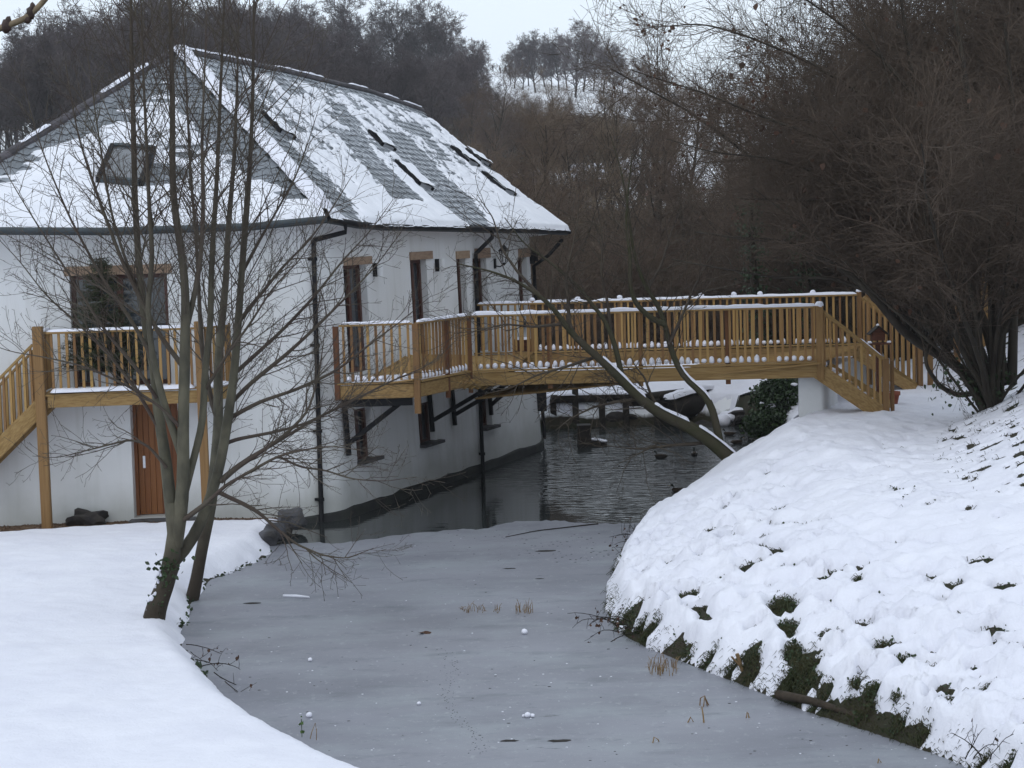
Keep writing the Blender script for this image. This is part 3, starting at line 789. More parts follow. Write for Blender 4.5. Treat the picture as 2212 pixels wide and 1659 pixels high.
LB = np.array([-12.2, 43.5, 5.4]); BB = R3_ + np.array([-4.6, 3.2, -3.3])
fr_ = [Sf(np.array(u), np.array(0.)) for u in np.linspace(0, 1, 20)]
g.add(fr_ + [A_], [tuple([i, i + 1, 20]) for i in range(19)])
g.add([L_, A_, R2_, R3_, BB, LB], [(0, 1, 2, 3, 4, 5)])
g.add([D_, D_ + (BB - D_) * .5 + [0, 1.2, -.1], BB, R3_], [(0, 1, 2, 3)])
g.obj('roof_plane', FASC, house)
# soffit closing the eaves on to the wall head
eav = [Sf(np.array(u), np.array(0.)) for u in np.linspace(.12, 1, 40)] + [Sd(np.array(u), np.array(0.)) for u in np.linspace(.01, 1, 50)]
sg = []
for p in eav:
    i = np.argmin(np.linalg.norm(WP[:-3] - p[:2], axis=1)); s = WS[i]
    q = wpos(s, ztop(s) - .02, -.04)
    sg.append([p + [0, 0, -.015], q * .5 + p * .5 + [0, 0, -.03], q])
grid_obj('soffit', np.array(sg), WALL, house)

# inverse look-up of the water slope of the roof: print position -> (u, v)
_uu, _vv = np.meshgrid(np.linspace(0, 1, 220), np.linspace(0, 1, 90), indexing='ij')
_pp = Sd(_uu, _vv); _vx = (_pp - [0, 0, HC]) @ F_
_px = CX + FPX * ((_pp - [0, 0, HC]) @ R_) / _vx; _py = CY - FPX * ((_pp - [0, 0, HC]) @ U_) / _vx
def uvd(x, y):
    i = np.argmin((_px - x) ** 2 + (_py - y) ** 2); return _uu.flat[i], _vv.flat[i]
def pline(P): 
    P = [uvd(*p) for p in P]; P.sort(key=lambda q: q[1]); P = np.array(P)
    return lambda v: np.interp(v, P[:, 1], P[:, 0])
st1a, st1b = pline([(721, 469), (652, 377), (580, 306), (515, 224)]), pline([(783, 476), (703, 377), (632, 306), (585, 235)])
st2a, st2b = pline([(850, 445), (790, 370), (735, 310), (690, 265)]), pline([(930, 440), (850, 370), (790, 310), (740, 270)])
st3a, st3b = pline([(995, 484), (930, 425), (870, 345), (815, 285)]), pline([(1060, 487), (985, 400), (925, 330), (870, 285)])
SLEN_D = 13.2
RWIN = []
for (xa, ya, xb, yb, sn_) in ((557, 250, 614, 297, .9), (784, 288, 838, 325, .75), (840, 352, 922, 413, .8), (966, 321, 1018, 357, .45), (1001, 328, 1040, 355, .45), (1034, 376, 1096, 421, .4)):
    (ua, va), (ub, vb) = uvd(xa, ya), uvd(xb, yb)
    ln = np.linalg.norm(Sd(np.array(ua), np.array(va)) - Sd(np.array(ua), np.array(vb)))
    RWIN.append(((ua + ub) / 2 + .30 / SLEN_D, (va + vb) / 2, min(max(.7, ln), 1.25), sn_))
def snow_side(u, v):
    p = Sd(u, v)
    hipd = np.linalg.norm(np.cross(p - C_, (A_ - C_) / np.linalg.norm(A_ - C_)), axis=-1)
    um = u * SLEN_D; vm = v * 6.0
    nz = fbm(um * 1.6, vm * .55, 61, 4) ; fine = fbm(um * 6.5 + vm * 1.0, vm * 2.6, 63, 3); cr = fbm(um * 1.2, vm * 4.2, 64, 3)
    bare = np.zeros_like(u)
    w1 = (nz - .5) * .085 + (fine - .5) * .03
    def strip(a, b, v0, v1, k):
        return k * ss(-.026, .026, u - a(v) + w1) * ss(-.026, .026, b(v) - u + w1) * ss(v0 - .04, v0 + .05, v) * ss(v1 + .05, v1 - .05, v)
    bare = np.maximum(bare, strip(st1a, st1b, -.1, .97, .80) * ss(.33, .55, hipd))
    bare = np.maximum(bare, strip(st2a, st2b, .14, .62, .85))
    bare = np.maximum(bare, strip(st3a, st3b, -.1, .66, .92))
    bare = np.maximum(bare, ss(.90, .955, v + (nz - .5) * .08) * ss(.35, .6, hipd))
    mottl = ss(.30, .62, v) * .62
    st_ = fbm(um * 3.2 + vm * .8, vm * 1.3, 66, 3)
    bare = np.maximum(bare, mottl * ss(.44, .60, nz * .35 + cr * .30 + st_ * .35) * 1.35 * ss(.35, .6, hipd))
    thin = .40 * ss(.05, .3, v) * ss(.50, .64, st_)
    bare = np.maximum(bare, thin)
    t = .075 + (fine - .5) * .08 + (nz - .5) * .06 - bare * (.155 + (fine - .5) * .12)
    t = t + .05 * ss(.14, .0, v)
    t = np.where(hipd < .42, np.maximum(t, .07 - .12 * ss(.24 + (fine - .5) * .35, .40 + (fine - .5) * .3, hipd)), t)
    t = t - .14 * ss(.05, .0, hipd + (cr - .5) * .05)
    fr_ = (v * 26) % 1.0; fi = fbm(um * 9, vm * 5.0, 68, 3)
    t = t - ss(.25, .6, v) * .055 * ss(.55, .9, fr_) * ss(.40, .6, st_) - ss(.15, .5, v) * .10 * ss(.56, .66, fi) * ss(.35, .6, hipd)
    for wu, wv, wl, _s in RWIN:
        a_ = np.abs(u - wu) * SLEN_D; b_ = np.abs(v - wv) * 6.1
        t = np.where(v > .02, t - .5 * ss(.38, .33, a_) * ss(wl / 2 + .10, wl / 2 + .02, b_), t)
    return t
def snow_front(u, v):
    p = Sf(u, v)
    hr_ = np.linalg.norm(np.cross(p - C_, (A_ - C_) / np.linalg.norm(A_ - C_)), axis=-1)
    hl_ = np.linalg.norm(np.cross(p - L_, (A_ - L_) / np.linalg.norm(A_ - L_)), axis=-1)
    xm = p[..., 0]; vm = v * 6.6
    cr = fbm(xm * 1.0, vm * 5.0, 71, 3); fine = fbm(xm * 5, vm * 5, 73, 3)
    wl = np.interp(v, [0, .3, .6, 1], [.30, .50, .72, .8]); wr = np.interp(v, [0, .1, .2, .35, .6, 1], [0, .12, .55, .85, .75, .7])
    bl = ss(.28, -.12, hl_ - wl + (cr - .5) * 1.3); br = ss(.22, -.10, hr_ - wr + (cr - .5) * .9)
    tc = np.exp(-(((xm - WIN_F[0] - .5) / .85) ** 2 + ((v - WIN_F[1] + .07) / .07) ** 2) ** 2)
    pat = ss(.62, .72, cr) * ss(.42, .6, v) * ss(.95, .8, v) * .95
    pat2 = np.exp(-((hr_ - 1.3) / .5) ** 2) * ss(.48, .60, cr) * ss(.28, .4, v)
    bare = np.maximum.reduce([bl, br, .9 * tc, pat, pat2, ss(.78, .84, v + (fine - .5) * .05)])
    return .085 + (fine - .5) * .06 - bare * (.17 + (fine - .5) * .10) + .04 * ss(.1, 0, v)
_wf = atY(273, 372, 36.6)
WIN_F = [_wf[0], .33]
def roof_snow(name, S, tf, nu, nv, parent):
    u, v = np.meshgrid(np.linspace(0.002, .998, nu), np.linspace(-.012, .985, nv), indexing='ij')
    t = tf(u, np.clip(v, 0, 1)); n = nrm(S, u, np.clip(v, .01, .97))
    n = np.where(n[..., 2:3] < 0, -n, n)
    t = np.where(v < 0, np.minimum(t, .10), t)
    drop = -.012; tt = np.maximum(t, drop)
    # the blanket is rounded off where it ends and hangs a little over the eave
    tt = np.where(tt > 0, np.minimum(np.sqrt(np.clip(tt, 0, None) * .035), tt * 1.8), tt)
    P = S(u, v) + n * (tt + .028)[..., None]
    lip = ss(.012, -.012, v) * (t > .02)
    P[..., 2] -= lip * (.05 + .05 * fbm(u * 40, u * 7, 77))
    q = np.maximum.reduce([t[:-1, :-1], t[1:, :-1], t[1:, 1:], t[:-1, 1:]])
    return grid_obj(name, P, SNOWR, parent, keep=q > drop)
roof_snow('snow_cover', Sd, snow_side, 400, 190, roof)
roof_snow('snow_cover', Sf, snow_front, 190, 130, roof)
# slates: thin plates in courses, broken-bonded
SLW = .26; 
slate_me = None
def slates(S, ncourse, width, tf, rng):
    out = []
    for c in range(ncourse):
        v = (c + .15) / ncourse
        ln = np.linalg.norm(np.diff(S(np.linspace(0, 1, 12), np.full(12, v)), axis=0), axis=1).sum()
        n = max(1, int(ln / width))
        for i in range(n + 1):
            u = (i + (.5 if c % 2 else 0)) / n
            if u > 1 - .2 / n or u < .2 / n: continue
            out.append((u, v, ln / n))
    U = np.array([o[0] for o in out]); V = np.array([o[1] for o in out]); Wd = np.array([o[2] for o in out])
    P = S(U, V); e = 1e-3
    X = S(U + e, V) - S(U - e, V); X /= np.linalg.norm(X, axis=1, keepdims=True)
    Y = S(U, np.minimum(V + .03, 1)) - S(U, V); rise = np.linalg.norm(Y, axis=1, keepdims=True) / .03 / ncourse; Y /= np.linalg.norm(Y, axis=1, keepdims=True)
    Z = np.cross(X, Y); Z /= np.linalg.norm(Z, axis=1, keepdims=True)
    X = np.cross(Y, Z)
    Y2 = Y - Z * (.05 + rng.rand(len(U), 1) * .03); Y2 /= np.linalg.norm(Y2, axis=1, keepdims=True)
    Z2 = np.cross(X, Y2)
    ln = rise[:, 0] * 1.38
    cen = P + Y * (ln / 2 - .02)[:, None] + Z * (.022 + rng.rand(len(U), 1) * .003)
    t = tf(U, V + .5 / ncourse)
    return cen, X * (Wd * .975)[:, None], Y2 * ln[:, None], Z2 * .009, t
_rs = np.random.RandomState(5)
f1 = slates(Sf, 27, .25, snow_front, _rs); f2 = slates(Sd, 26, .27, snow_side, _rs)
allS = [np.concatenate([a, b]) for a, b in zip(f1, f2)]
isf = np.arange(len(allS[0])) < len(f1[0])
ctr = allS[0]; vis = allS[4] < 0.0
xs_ = np.array([proj(p)[0] for p in ctr])
order = np.argsort(np.where(vis & (xs_ > -20), np.where(isf, 0, 100) + np.linalg.norm(ctr, axis=1), 1e6))
solo = set(order[:295].tolist())
slate_me = mesh('slate', CUBE_V, CUBE_F, SLATE); slate_md = mesh('slate', CUBE_V, CUBE_F, SLATED)
rest = Geo(); rest2 = Geo()
for i in range(len(ctr)):
    A3 = np.array([allS[1][i], allS[2][i], allS[3][i]])
    if i in solo:
        o = bpy.data.objects.new('slate', slate_me if isf[i] else slate_md); COL.objects.link(o); o.parent = roof
        M = np.eye(4); M[:3, :3] = A3.T; M[:3, 3] = ctr[i]; o.matrix_basis = Matrix(M.tolist())
    else:
        (rest if isf[i] else rest2).add(CUBE_V @ A3 + ctr[i], CUBE_F)
rest.obj('slates', SLATE, roof, kind='stuff'); rest2.obj('slates', SLATED, roof, kind='stuff')
# ridge and hip tiles
def ridge(P, step=.34):
    P = np.array(P); L = np.concatenate([[0], np.cumsum(np.linalg.norm(np.diff(P, axis=0), axis=1))])
    n = int(L[-1] / step)
    for i in range(n):
        a = np.array([np.interp(L[-1] * i / n, L, P[:, k]) for k in range(3)]); b = np.array([np.interp(L[-1] * (i + 1) / n + .02, L, P[:, k]) for k in range(3)])
        key = 'ridge_tile'
        if key not in STICK:
            an = np.linspace(-.25, math.pi + .25, 7); V = [(.13 * math.cos(t) * k, .10 * math.sin(t) * k, z) for z in (-.5, .5) for k in (1, .84) for t in an]
            Q = [(i_, i_ + 1, 14 + i_ + 1, 14 + i_) for i_ in range(6)] + [(7 + i_ + 1, 7 + i_, 21 + i_, 21 + i_ + 1) for i_ in range(6)] + [(i_ + 1, i_, 7 + i_, 7 + i_ + 1) for i_ in range(6)] + [(14 + i_, 14 + i_ + 1, 21 + i_ + 1, 21 + i_) for i_ in range(6)]
            STICK[key] = mesh(key, V, Q, RIDGE)
        x, y, z, l, c = frame3(a, b)
        o = bpy.data.objects.new('ridge_tile', STICK[key]); COL.objects.link(o); o.parent = roof
        c = c + y * (.004 * (i % 2))
        o.matrix_basis = Matrix(((x.x, y.x, z.x * l, c.x), (x.y, y.y, z.y * l, c.y), (x.z, y.z, z.z * l, c.z), (0, 0, 0, 1)))
ridge([L_ + (A_ - L_) * .0, A_]); ridge([A_, R1_, R1b, R2_, R3_])
def snow_ribbon(name, P, w, h, parent, gap=.0, seed=0, step=.05, m=None, lump=.5):
    """snow lying along a line: rounded cross-section, uneven height, may be missing in places"""
    P = np.array(P, float); L = np.concatenate([[0], np.cumsum(np.linalg.norm(np.diff(P, axis=0), axis=1))])
    n = max(4, int(L[-1] / step)); s = np.linspace(0, L[-1], n)
    C = np.stack([np.interp(s, L, P[:, k]) for k in range(3)], -1)
    T = np.gradient(C, axis=0); T /= np.linalg.norm(T, axis=1, keepdims=True)
    X = np.cross(T, [0, 0, 1]); X /= np.linalg.norm(X, axis=1, keepdims=True)
    hh = h * (1 - lump + 2 * lump * fbm(s * 4, s * 0 + seed, seed, 3))
    on = ss(gap - .05, gap + .05, fbm(s * 1.3, s * 0 + 9, seed + 3, 3)) if gap > 0 else np.ones(n)
    ends = np.minimum(1, np.minimum(np.arange(n), np.arange(n)[::-1]) / 1.5)
    hh = hh * on * np.sqrt(ends)
    an = np.linspace(0, math.pi, 7)
    ww = w / 2 * (.85 + .3 * fbm(s * 5, s * 0 + 4, seed + 5, 2)) * np.where(on > .05, 1, .0) * np.maximum(.3, np.sqrt(ends))
    G_ = C[:, None, :] + X[:, None, :] * (ww[:, None] * np.cos(an) * 1.0)[..., None] + np.array([0, 0, 1]) * (hh[:, None] * np.sin(an) ** .6)[..., None]
    q = np.maximum(hh[:-1], hh[1:]) > .003
    return grid_obj(name, G_, m or SNOW, parent, keep=np.repeat(q[:, None], 6, 1))
snow_ribbon('snow', [A_ + [0, 0, .08], R1_ + [0, 0, .08], R1b + [0, 0, .08], R2_ + [0, 0, .08], R3_ + [0, 0, .08]], .20, .05, roof, gap=.50, seed=3)
snow_ribbon('snow', [L_ + [0, -.05, .08], A_ + [0, -.05, .08]], .14, .05, roof, gap=.53, seed=8)
snow_ribbon('snow', [C_ + (A_ - C_) * .03 + [.10, 0, .03], A_ + [.08, 0, .06]], .36, .11, roof, gap=.22, seed=12, lump=.4)

# roof windows: raised casings; corners given as head and foot on the water slope
def roof_window(S, u, v, wid, ln, hgt, snowy, label=None):
    n = nrm(S, np.array(u), np.array(v)); n = n if n[2] > 0 else -n
    p = S(np.array(u), np.array(v))
    y = S(np.array(u), np.array(v + .05)) - p; y /= np.linalg.norm(y); x = np.cross(y, n)
    Pt = lambda a, b, c: p + x * a + y * b + n * (c + .03)
    g = Geo(); t = .08
    def bx(a0, a1, b0, b1, c0, c1):
        V = [Pt(a, b, c) for a in (a0, a1) for b in (b0, b1) for c in (c0, c1)]
        g.add(V, CUBE_F)
    w2, l2 = wid / 2, ln / 2
    bx(-w2, -w2 + t, -l2, l2, -.05, hgt); bx(w2 - t, w2, -l2, l2, -.05, hgt)
    rw = g.obj('roof_window', BLACK, house, label=label)
    g = Geo(); bx(-w2 + t, w2 - t, l2 - t, l2, -.05, hgt + .015); g.obj('flashing', ZINC if snowy else FASC, rw)
    g = Geo(); bx(-w2 + t, w2 - t, -l2, -l2 + t, -.05, hgt - .01); g.obj('flashing', ZINC if snowy else FASC, rw)
    g = Geo(); bx(-w2 + t, w2 - t, -l2 + t, l2 - t, hgt - .06, hgt - .03); g.obj('pane', GLASSR, rw)
    if snowy:
        gx_, gy_ = np.meshgrid(np.linspace(-w2 + .005, w2 + .01, 16), np.linspace(-l2 - .01, l2 + .01, 20), indexing='ij')
        h_ = .012 + .035 * np.clip(fbm(gx_ * 5, gy_ * 5, int(u * 100)) * 2.2 - snowy * .8, 0, 1)
        P = p + gx_[..., None] * x + gy_[..., None] * y + n * (hgt + .012 + h_ + .03)[..., None]
        q = np.maximum.reduce([h_[:-1, :-1], h_[1:, :-1], h_[1:, 1:], h_[:-1, 1:]])
        grid_obj('snow', P, SNOWR, rw, keep=q > .001)
    return rw
for um, vm_, ln, sn_ in RWIN: roof_window(Sd, um, vm_, .46, ln * .92, .07, sn_)
# find the window on the front slope
_bf = min(((abs(proj(Sf(np.array(u), np.array(v)))[0] - 276) + abs(proj(Sf(np.array(u), np.array(v)))[1] - 370), u, v) for u in np.linspace(.2, .8, 60) for v in np.linspace(.1, .6, 50)))
roof_window(Sf, _bf[1], _bf[2], .86, 1.28, .16, 0, 'open slate-framed window in the front roof slope')
# gutters, fascias and downpipes
def tube_obj(name, P, r, m, parent, k=8, **kw):
    g = Geo(); g.tube(P, r, k); return g.obj(name, m, parent, True, **kw)
tube_obj('gutter', [p + [.02, -.07, -.05] for p in eav[:40]], .055, FASC, house)
tube_obj('gutter', [p + np.array([SN[0], SN[1], 0]) * .05 + [0, 0, -.055] for p in eav[39:]], .055, BLACK, house)
for a_, b_ in ((0, 40), (39, len(eav))):
    V = []; E = np.array(eav[a_:b_])
    GG = np.stack([E + [0, 0, .02], E + [0, 0, -.13], E + [0, .05, -.135]], 1)
    grid_obj('fascia', GG, FASC, house)
# loose edge slates showing dark at the eave
def downpipe(xt, yt, xb, yb, xe, ye, zb=-.1):
    s0, z0 = side(xt, yt); s1, z1 = side(xb, yb)
    P = [wpos(s0 + (s1 - s0) * t, z0 + (zb - z0) * t, .075) for t in np.linspace(0, 1, 8)]
    e = None
    best = min(eav[39:], key=lambda p: abs(proj(p)[0] - xe))
    top = best + np.array([SN[0], SN[1], 0]) * .04 + [0, 0, -.08]
    k1 = top + [0, 0, -.16]
    pipe = tube_obj('downpipe', [top, k1] + [P[0] + (0, 0, .03)] + P, .045, BLACK, house, 10)
    g = Geo()
    for t in (.06, .36, .66, .9):
        c = P[0] + (P[-1] - P[0]) * t; n3 = np.array([SN[0], SN[1], 0])
        g.tube([c - [0, 0, .03], c + [0, 0, .03]], .062, 10); g.box(c, c - n3 * .12, .04, .05)
    g.obj('bracket', BLACK, pipe)
downpipe(691, 522, 726, 1126, 738, 482)
downpipe(1021, 551, 1035.5, 1008, 1056, 515)
s_, z_ = S_QB + .75, 4.1
P = [wpos(s_, z, .08) for z in (4.3, 3, 2, 1, .2)]
dp = tube_obj('downpipe', [D_ + [-.15, -.1, -.25], P[0] + [.35, -.2, .25], P[0]] + P[1:], .045, BLACK, house, 10)
g = Geo(); c = wpos(S_QB + .5, 1.35, .07); g.aabb(c - [.14, .14, .45], c + [.14, .14, .4]); g.obj('dark_quoin', BLACK, house)  # black block for the dark quoin at the far wall corner
# lamps on the water wall
def sconce(x, y, label):
    s, z = side(x, y); c = wpos(s, z, .05)
    t = thing('wall_lamp', label, 'lamp', tuple(c), 'lamps on the water wall of the house')
    n3 = np.array([SN[0], SN[1], 0]); g = Geo()
    g.box(c - [0, 0, .13], c + [0, 0, .13], .05, .11, up=n3); g.obj('backplate', BLACK, t)
    g = Geo(); g.tube([c + n3 * .10 + [0, 0, -.13], c + n3 * .10 + [0, 0, .13]], .06, 10); g.obj('lamp_shade', WALL, t)
sconce(806, 583, 'pale up-and-down wall lamp beside the first glazed door from the corner')
sconce(940.5, 573, 'pale up-and-down wall lamp right of the second lintel')
s, z = side(1067, 553); c = wpos(s, z, .02); n3 = np.array([SN[0], SN[1], 0]); t = thing('wall_lantern', 'black carriage lantern on a bracket right of the fourth lintel', 'lantern', tuple(c))
g = Geo(); g.box(c - [0, 0, .28], c - [0, 0, .06], .09, .03, up=n3); g.tube([c + [0, 0, -.22], c + n3 * .12 + [0, 0, -.24], c + n3 * .22 + [0, 0, -.18]], .016, 6); g.obj('bracket', BLACK, t)
b0 = c + n3 * .22
g = Geo(); k6 = [(math.cos(a_), math.sin(a_)) for a_ in np.arange(6) * math.pi / 3]
for x_, y_ in k6: g.tube([b0 + [x_ * .06, y_ * .06, -.14], b0 + [x_ * .10, y_ * .10, .10]], .010, 4)
g.add([b0 + [x_ * .065, y_ * .065, -.15] for x_, y_ in k6] + [b0 + [0, 0, -.22]], [(i, (i + 1) % 6, 6) for i in range(6)] + [tuple(range(5, -1, -1))])
g.obj('cage', BLACK, t)
g = Geo(); g.add([b0 + [x_ * .14, y_ * .14, .10] for x_, y_ in k6] + [b0 + [x_ * .05, y_ * .05, .20] for x_, y_ in k6] + [b0 + [0, 0, .27]], [(i, (i + 1) % 6, 6 + (i + 1) % 6, 6 + i) for i in range(6)] + [(6 + i, 6 + (i + 1) % 6, 12) for i in range(6)] + [tuple(range(5, -1, -1))]); g.obj('lantern_roof', BLACK, t)
g = Geo(); g.tube([b0 + [0, 0, -.13], b0 + [0, 0, .09]], [.05, .085], 6); g.obj('glass', WALL, t)
s, z = side(1150, 555); c = wpos(s, z, .05); t = thing('wall_lamp', 'small dark wall lamp beside the last lintel by the far corner', 'lamp', tuple(c), 'lamps on the water wall of the house')
g = Geo(); g.box(c - [0, 0, .16], c + [0, 0, .16], .08, .12, up=n3); g.obj('backplate', BLACK, t); g = Geo(); g.tube([c + n3 * .1 - [0, 0, .1], c + n3 * .1 + [0, 0, .1]], .05, 8); g.obj('lamp_shade', BLACK, t)
# ------------------------------------------------------------------ timber railings
def lerp(a, b, t): return np.asarray(a, float) * (1 - t) + np.asarray(b, float) * t
LR = np.random.RandomState(11)
def railing(root, p0, p1, h=1.04, pitch=.14, snow_top=.06, snow_foot=True, bal=(.045, .04), z0=.03, gap=0, seed=0, cap=(.095, .04), skip_ends=.08, footw=.12):
    """balusters, hand rail and foot plank between two deck points, with the snow that lies on them"""
    p0 = np.array(p0, float); p1 = np.array(p1, float); L = np.linalg.norm((p1 - p0)[:2]); d = (p1 - p0) / L; up = np.array([0, 0, 1.])
    sd = np.array([-d[1], d[0], 0]); sd /= np.linalg.norm(sd)
    bar('handrail', p0 + up * h, p1 + up * h, cap[0], cap[1], TIMBH, root, side=sd)
    n = int(round((L - 2 * skip_ends) / pitch))
    ts = [(skip_ends + (L - 2 * skip_ends) * i / n) / L for i in range(n + 1)]
    for t in ts:
        c = lerp(p0, p1, t); j = LR.randn() * .004
        bar('baluster', c + up * z0 + d * j, c + up * (h - .02) + d * j * .3, bal[0] * LR.uniform(.93, 1.08), bal[1], TIMB, root, side=d)
    if snow_top:
        snow_ribbon('snow', [p0 + up * (h + .018), p1 + up * (h + .018)], cap[0] * 1.05, snow_top, root, gap=gap, seed=seed, lump=.35)
    if snow_foot:
        g = Geo()
        for a, b in zip(ts[:-1], ts[1:]):
            if LR.rand() < .04: continue
            c = lerp(p0, p1, (a + b) / 2) + up * (z0 + .045)
            m = np.array([[d[0], sd[0], 0], [d[1], sd[1], 0], [d[2], sd[2], 1]])
            V = LUMP_V * np.array([pitch * LR.uniform(.30, .40), footw * .5, .075 * LR.uniform(.55, 1.3)]) 
            V = np.sign(V) * np.abs(V) ** 1.0
            V = V * (1 + (LR.rand(len(V), 1) - .5) * .16)
            V[:, 2] = np.maximum(V[:, 2], -.045)
            g.add(V @ m.T + c + d * LR.randn() * .006, LUMP_F)
        g.obj('snow', SNOW, root, True, kind='stuff')
def post(root, p, h, w=.1, m=TIMBP, below=0.0, name='post', cap=0, d=(1, 0, 0)):
    p = np.array(p, float); bar(name, p - [0, 0, below], p + [0, 0, h], w, w, m, root, side=d)
    if cap:
        g = Geo(); g.lump(p + [0, 0, h + .02], w * .62, int(abs(p[0] * 100)), (1, 1, .85), .1); g.obj('snow', SNOW, root, True)
def boards(root, quad, n, m, th=.03, z=0.0):
    """deck boards laid from side a-d to side b-c, stepping from a to d"""
    a, b, c, d = [np.array(q, float) + [0, 0, z] for q in quad]
    wd = np.linalg.norm(d - a) / n
    for i in range(n):
        t = (i + .5) / n
        bar('deck_board', lerp(a, d, t), lerp(b, c, t), wd * .96, th, m, root, side=(d - a))

# ------------------------------------------------------------------ front balcony with its stairs
ZB = 2.62
B0 = atz(91, 848, ZB); B1 = atz(428, 836.5, ZB)
BW0 = np.array([B0[0] - .05, 34.72, ZB]); BW1 = np.array([atz(486, 833, ZB)[0], 34.98, ZB])
balc = thing('balcony', 'pale timber balcony on square posts across the front of the house', 'balcony', (float(B0[0]), float(B0[1]), .2))
up = np.array([0, 0, 1.])
bd = (B1 - B0) / np.linalg.norm(B1 - B0)
post(balc, [B0[0] - .02, B0[1] - .03, .1], ZB + 1.06, .17, TIMBP, d=bd)
post(balc, [B1[0] + .06, B1[1] - .03, .1], ZB + 1.06, .15, TIMBP, d=bd)
post(balc, [BW1[0], BW1[1] - .06, 2.35], 1.35, .09, TIMBP)
bar('fascia_beam', B0 + [.10, -.02, -.16], B1 + [-.02, -.02, -.16], .05, .22, TIMBH, balc)
bar('fascia_beam', B1 + [.10, 0, -.16], BW1 + [0, -.03, -.16], .05, .22, TIMBH, balc)
bar('fascia_beam', B0 + [0, .06, -.16], BW0 + [0, -.03, -.16], .05, .22, TIMBH, balc)
boards(balc, [B0 + [.02, -.05, 0], B1 + [.1, -.05, 0], BW1, BW0], 6, TIMBH, z=-.03)
railing(balc, B0 + [.12, 0, 0], B1 + [-.02, 0, 0], pitch=.135, snow_top=.045, snow_foot=False, seed=21, gap=.2)
railing(balc, B1 + [.12, .04, 0], BW1 + [0, -.08, 0], pitch=.135, snow_top=.05, snow_foot=False, seed=22)
railing(balc, B0 + [.03, .1, 0], BW0 + [0.06, -.05, 0], pitch=.12, snow_top=.05, snow_foot=False, seed=23)
snow_ribbon('snow', [B0 + [.14, .01, -.005], B1 + [-.05, .01, -.005]], .26, .075, balc, seed=24, lump=.3)
snow_ribbon('snow', [B1 + [.14, .05, -.005], BW1 + [-.05, -.1, -.005]], .24, .07, balc, seed=25, lump=.4)
snow_ribbon('snow', [B0 + [.14, .25, -.005], B1 + [-.05, .3, -.005]], .4, .05, balc, seed=26, lump=.3)

stairs = thing('outdoor_staircase', 'pale timber staircase running down from the left end of the front balcony', 'staircase', (float(B0[0]) - 1.6, 34.3, .2))
t0 = atY(76, 863, 34.04); t1 = atY(-95, 1035, 34.02)
off = np.array([0, .66, 0]); sdn = (t1 - t0) / np.linalg.norm(t1 - t0); nup = np.array([-sdn[2], 0, sdn[0]]); nup = nup if nup[2] > 0 else -nup
for o_ in (0, 1):
    q = off * o_
    bar('stringer', t0 + q - nup * .15 - sdn * (.0 if o_ == 0 else .25), t1 + q - nup * .15, .05, .28, TIMBH, stairs, up=nup)
for i in range(9):
    c = lerp(t0, t1, (i + .35) / 9) - [0, 0, .10]
    bar('tread', c + [0, .03, 0], c + off - [0, .03, 0], .24, .04, TIMBH, stairs)
r0 = atY(70, 745, 34.04); r1 = atY(-95, 914, 34.02)
bar('handrail', r0, r1, .07, .045, TIMBH, stairs, up=nup)
for i in range(12):
    t = (i + .35) / 11.5
    bar('baluster', lerp(t0, t1, t) - [0, 0, .02], lerp(r0, r1, t) - [0, 0, .02], .042, .042, TIMB, stairs, side=(1, 0, 0))
rb0, rb1 = r0 + off, r1 + off
bar('handrail', rb0, rb1, .07, .045, TIMBH, stairs, up=nup)
for i in range(12):
    t = (i + .35) / 11.5
    bar('baluster', lerp(t0, t1, t) + off - [0, 0, .02], lerp(rb0, rb1, t) - [0, 0, .02], .042, .042, TIMB, stairs, side=(1, 0, 0))

# ------------------------------------------------------------------ footbridge and the deck on the house
ZD = 2.55
P1 = atz(729, 829, ZD); P2 = atz(901, 823.5, ZD); P3 = atz(1016, 801, ZD); P4 = atz(1772, 782, ZD)
P4f = atz(1858, 742, ZD)
bdir = (P4 - P3) / np.linalg.norm(P4 - P3)
P3f = P4f + (-bdir) * np.linalg.norm(P4f[0] - atY(1150, 742, 42.7)[0])
br = thing('footbridge', 'new pine footbridge with snow on its rails from the house to the right bank', 'bridge', tuple((P3 + P4) / 2 - [0, 0, .5]))
def beam(p, q, drop=.165, h=.25, w=.06, off=0.0, m=TIMBH):
    d = (np.array(q) - np.array(p)); d = d / np.linalg.norm(d); s = np.array([-d[1], d[0], 0])
    bar('beam', np.array(p) - [0, 0, drop] + s * off, np.array(q) - [0, 0, drop] + s * off, w, h, m, br)
    bar('foot_plank', np.array(p) - [0, 0, .010] + s * (off + .02), np.array(q) - [0, 0, .010] + s * (off + .02), .15, .03, TIMBH, br)
beam(P1, P2 - bdir * .06); beam(P2 + (P3 - P2) * .04, P3 - (P3 - P2) * .03); beam(P3 + bdir * .06, P4 - bdir * .04); beam(P3f, P4f)
railing(br, P1 + [.06, 0, 0], P2 - [.06, 0, 0], seed=31, snow_top=.05, gap=.28, pitch=.142)
railing(br, P2 + (P3 - P2) * .03, P3 - (P3 - P2) * .03, seed=32, snow_top=.055, pitch=.14, footw=.08)
railing(br, P3 + bdir * .05, P4 - bdir * .05, seed=33, snow_top=.065, pitch=.142)
railing(br, P3f, P4f - bdir * .05, seed=34, snow_top=.05, gap=.12, pitch=.142)
WF = np.array([QA0[0] + SD[0] * 7.3, QA0[1] + SD[1] * 7.3, ZD])
railing(br, WF + [.15, 0, 0], P3f, seed=35, snow_top=.05, snow_foot=False, pitch=.14); beam(WF + [.05, 0, 0], P3f)
post(br, P1, 1.03, .10, TIMBD, below=.30, d=bdir); post(br, P2, 1.04, .115, TIMBP, below=.58, d=bdir)
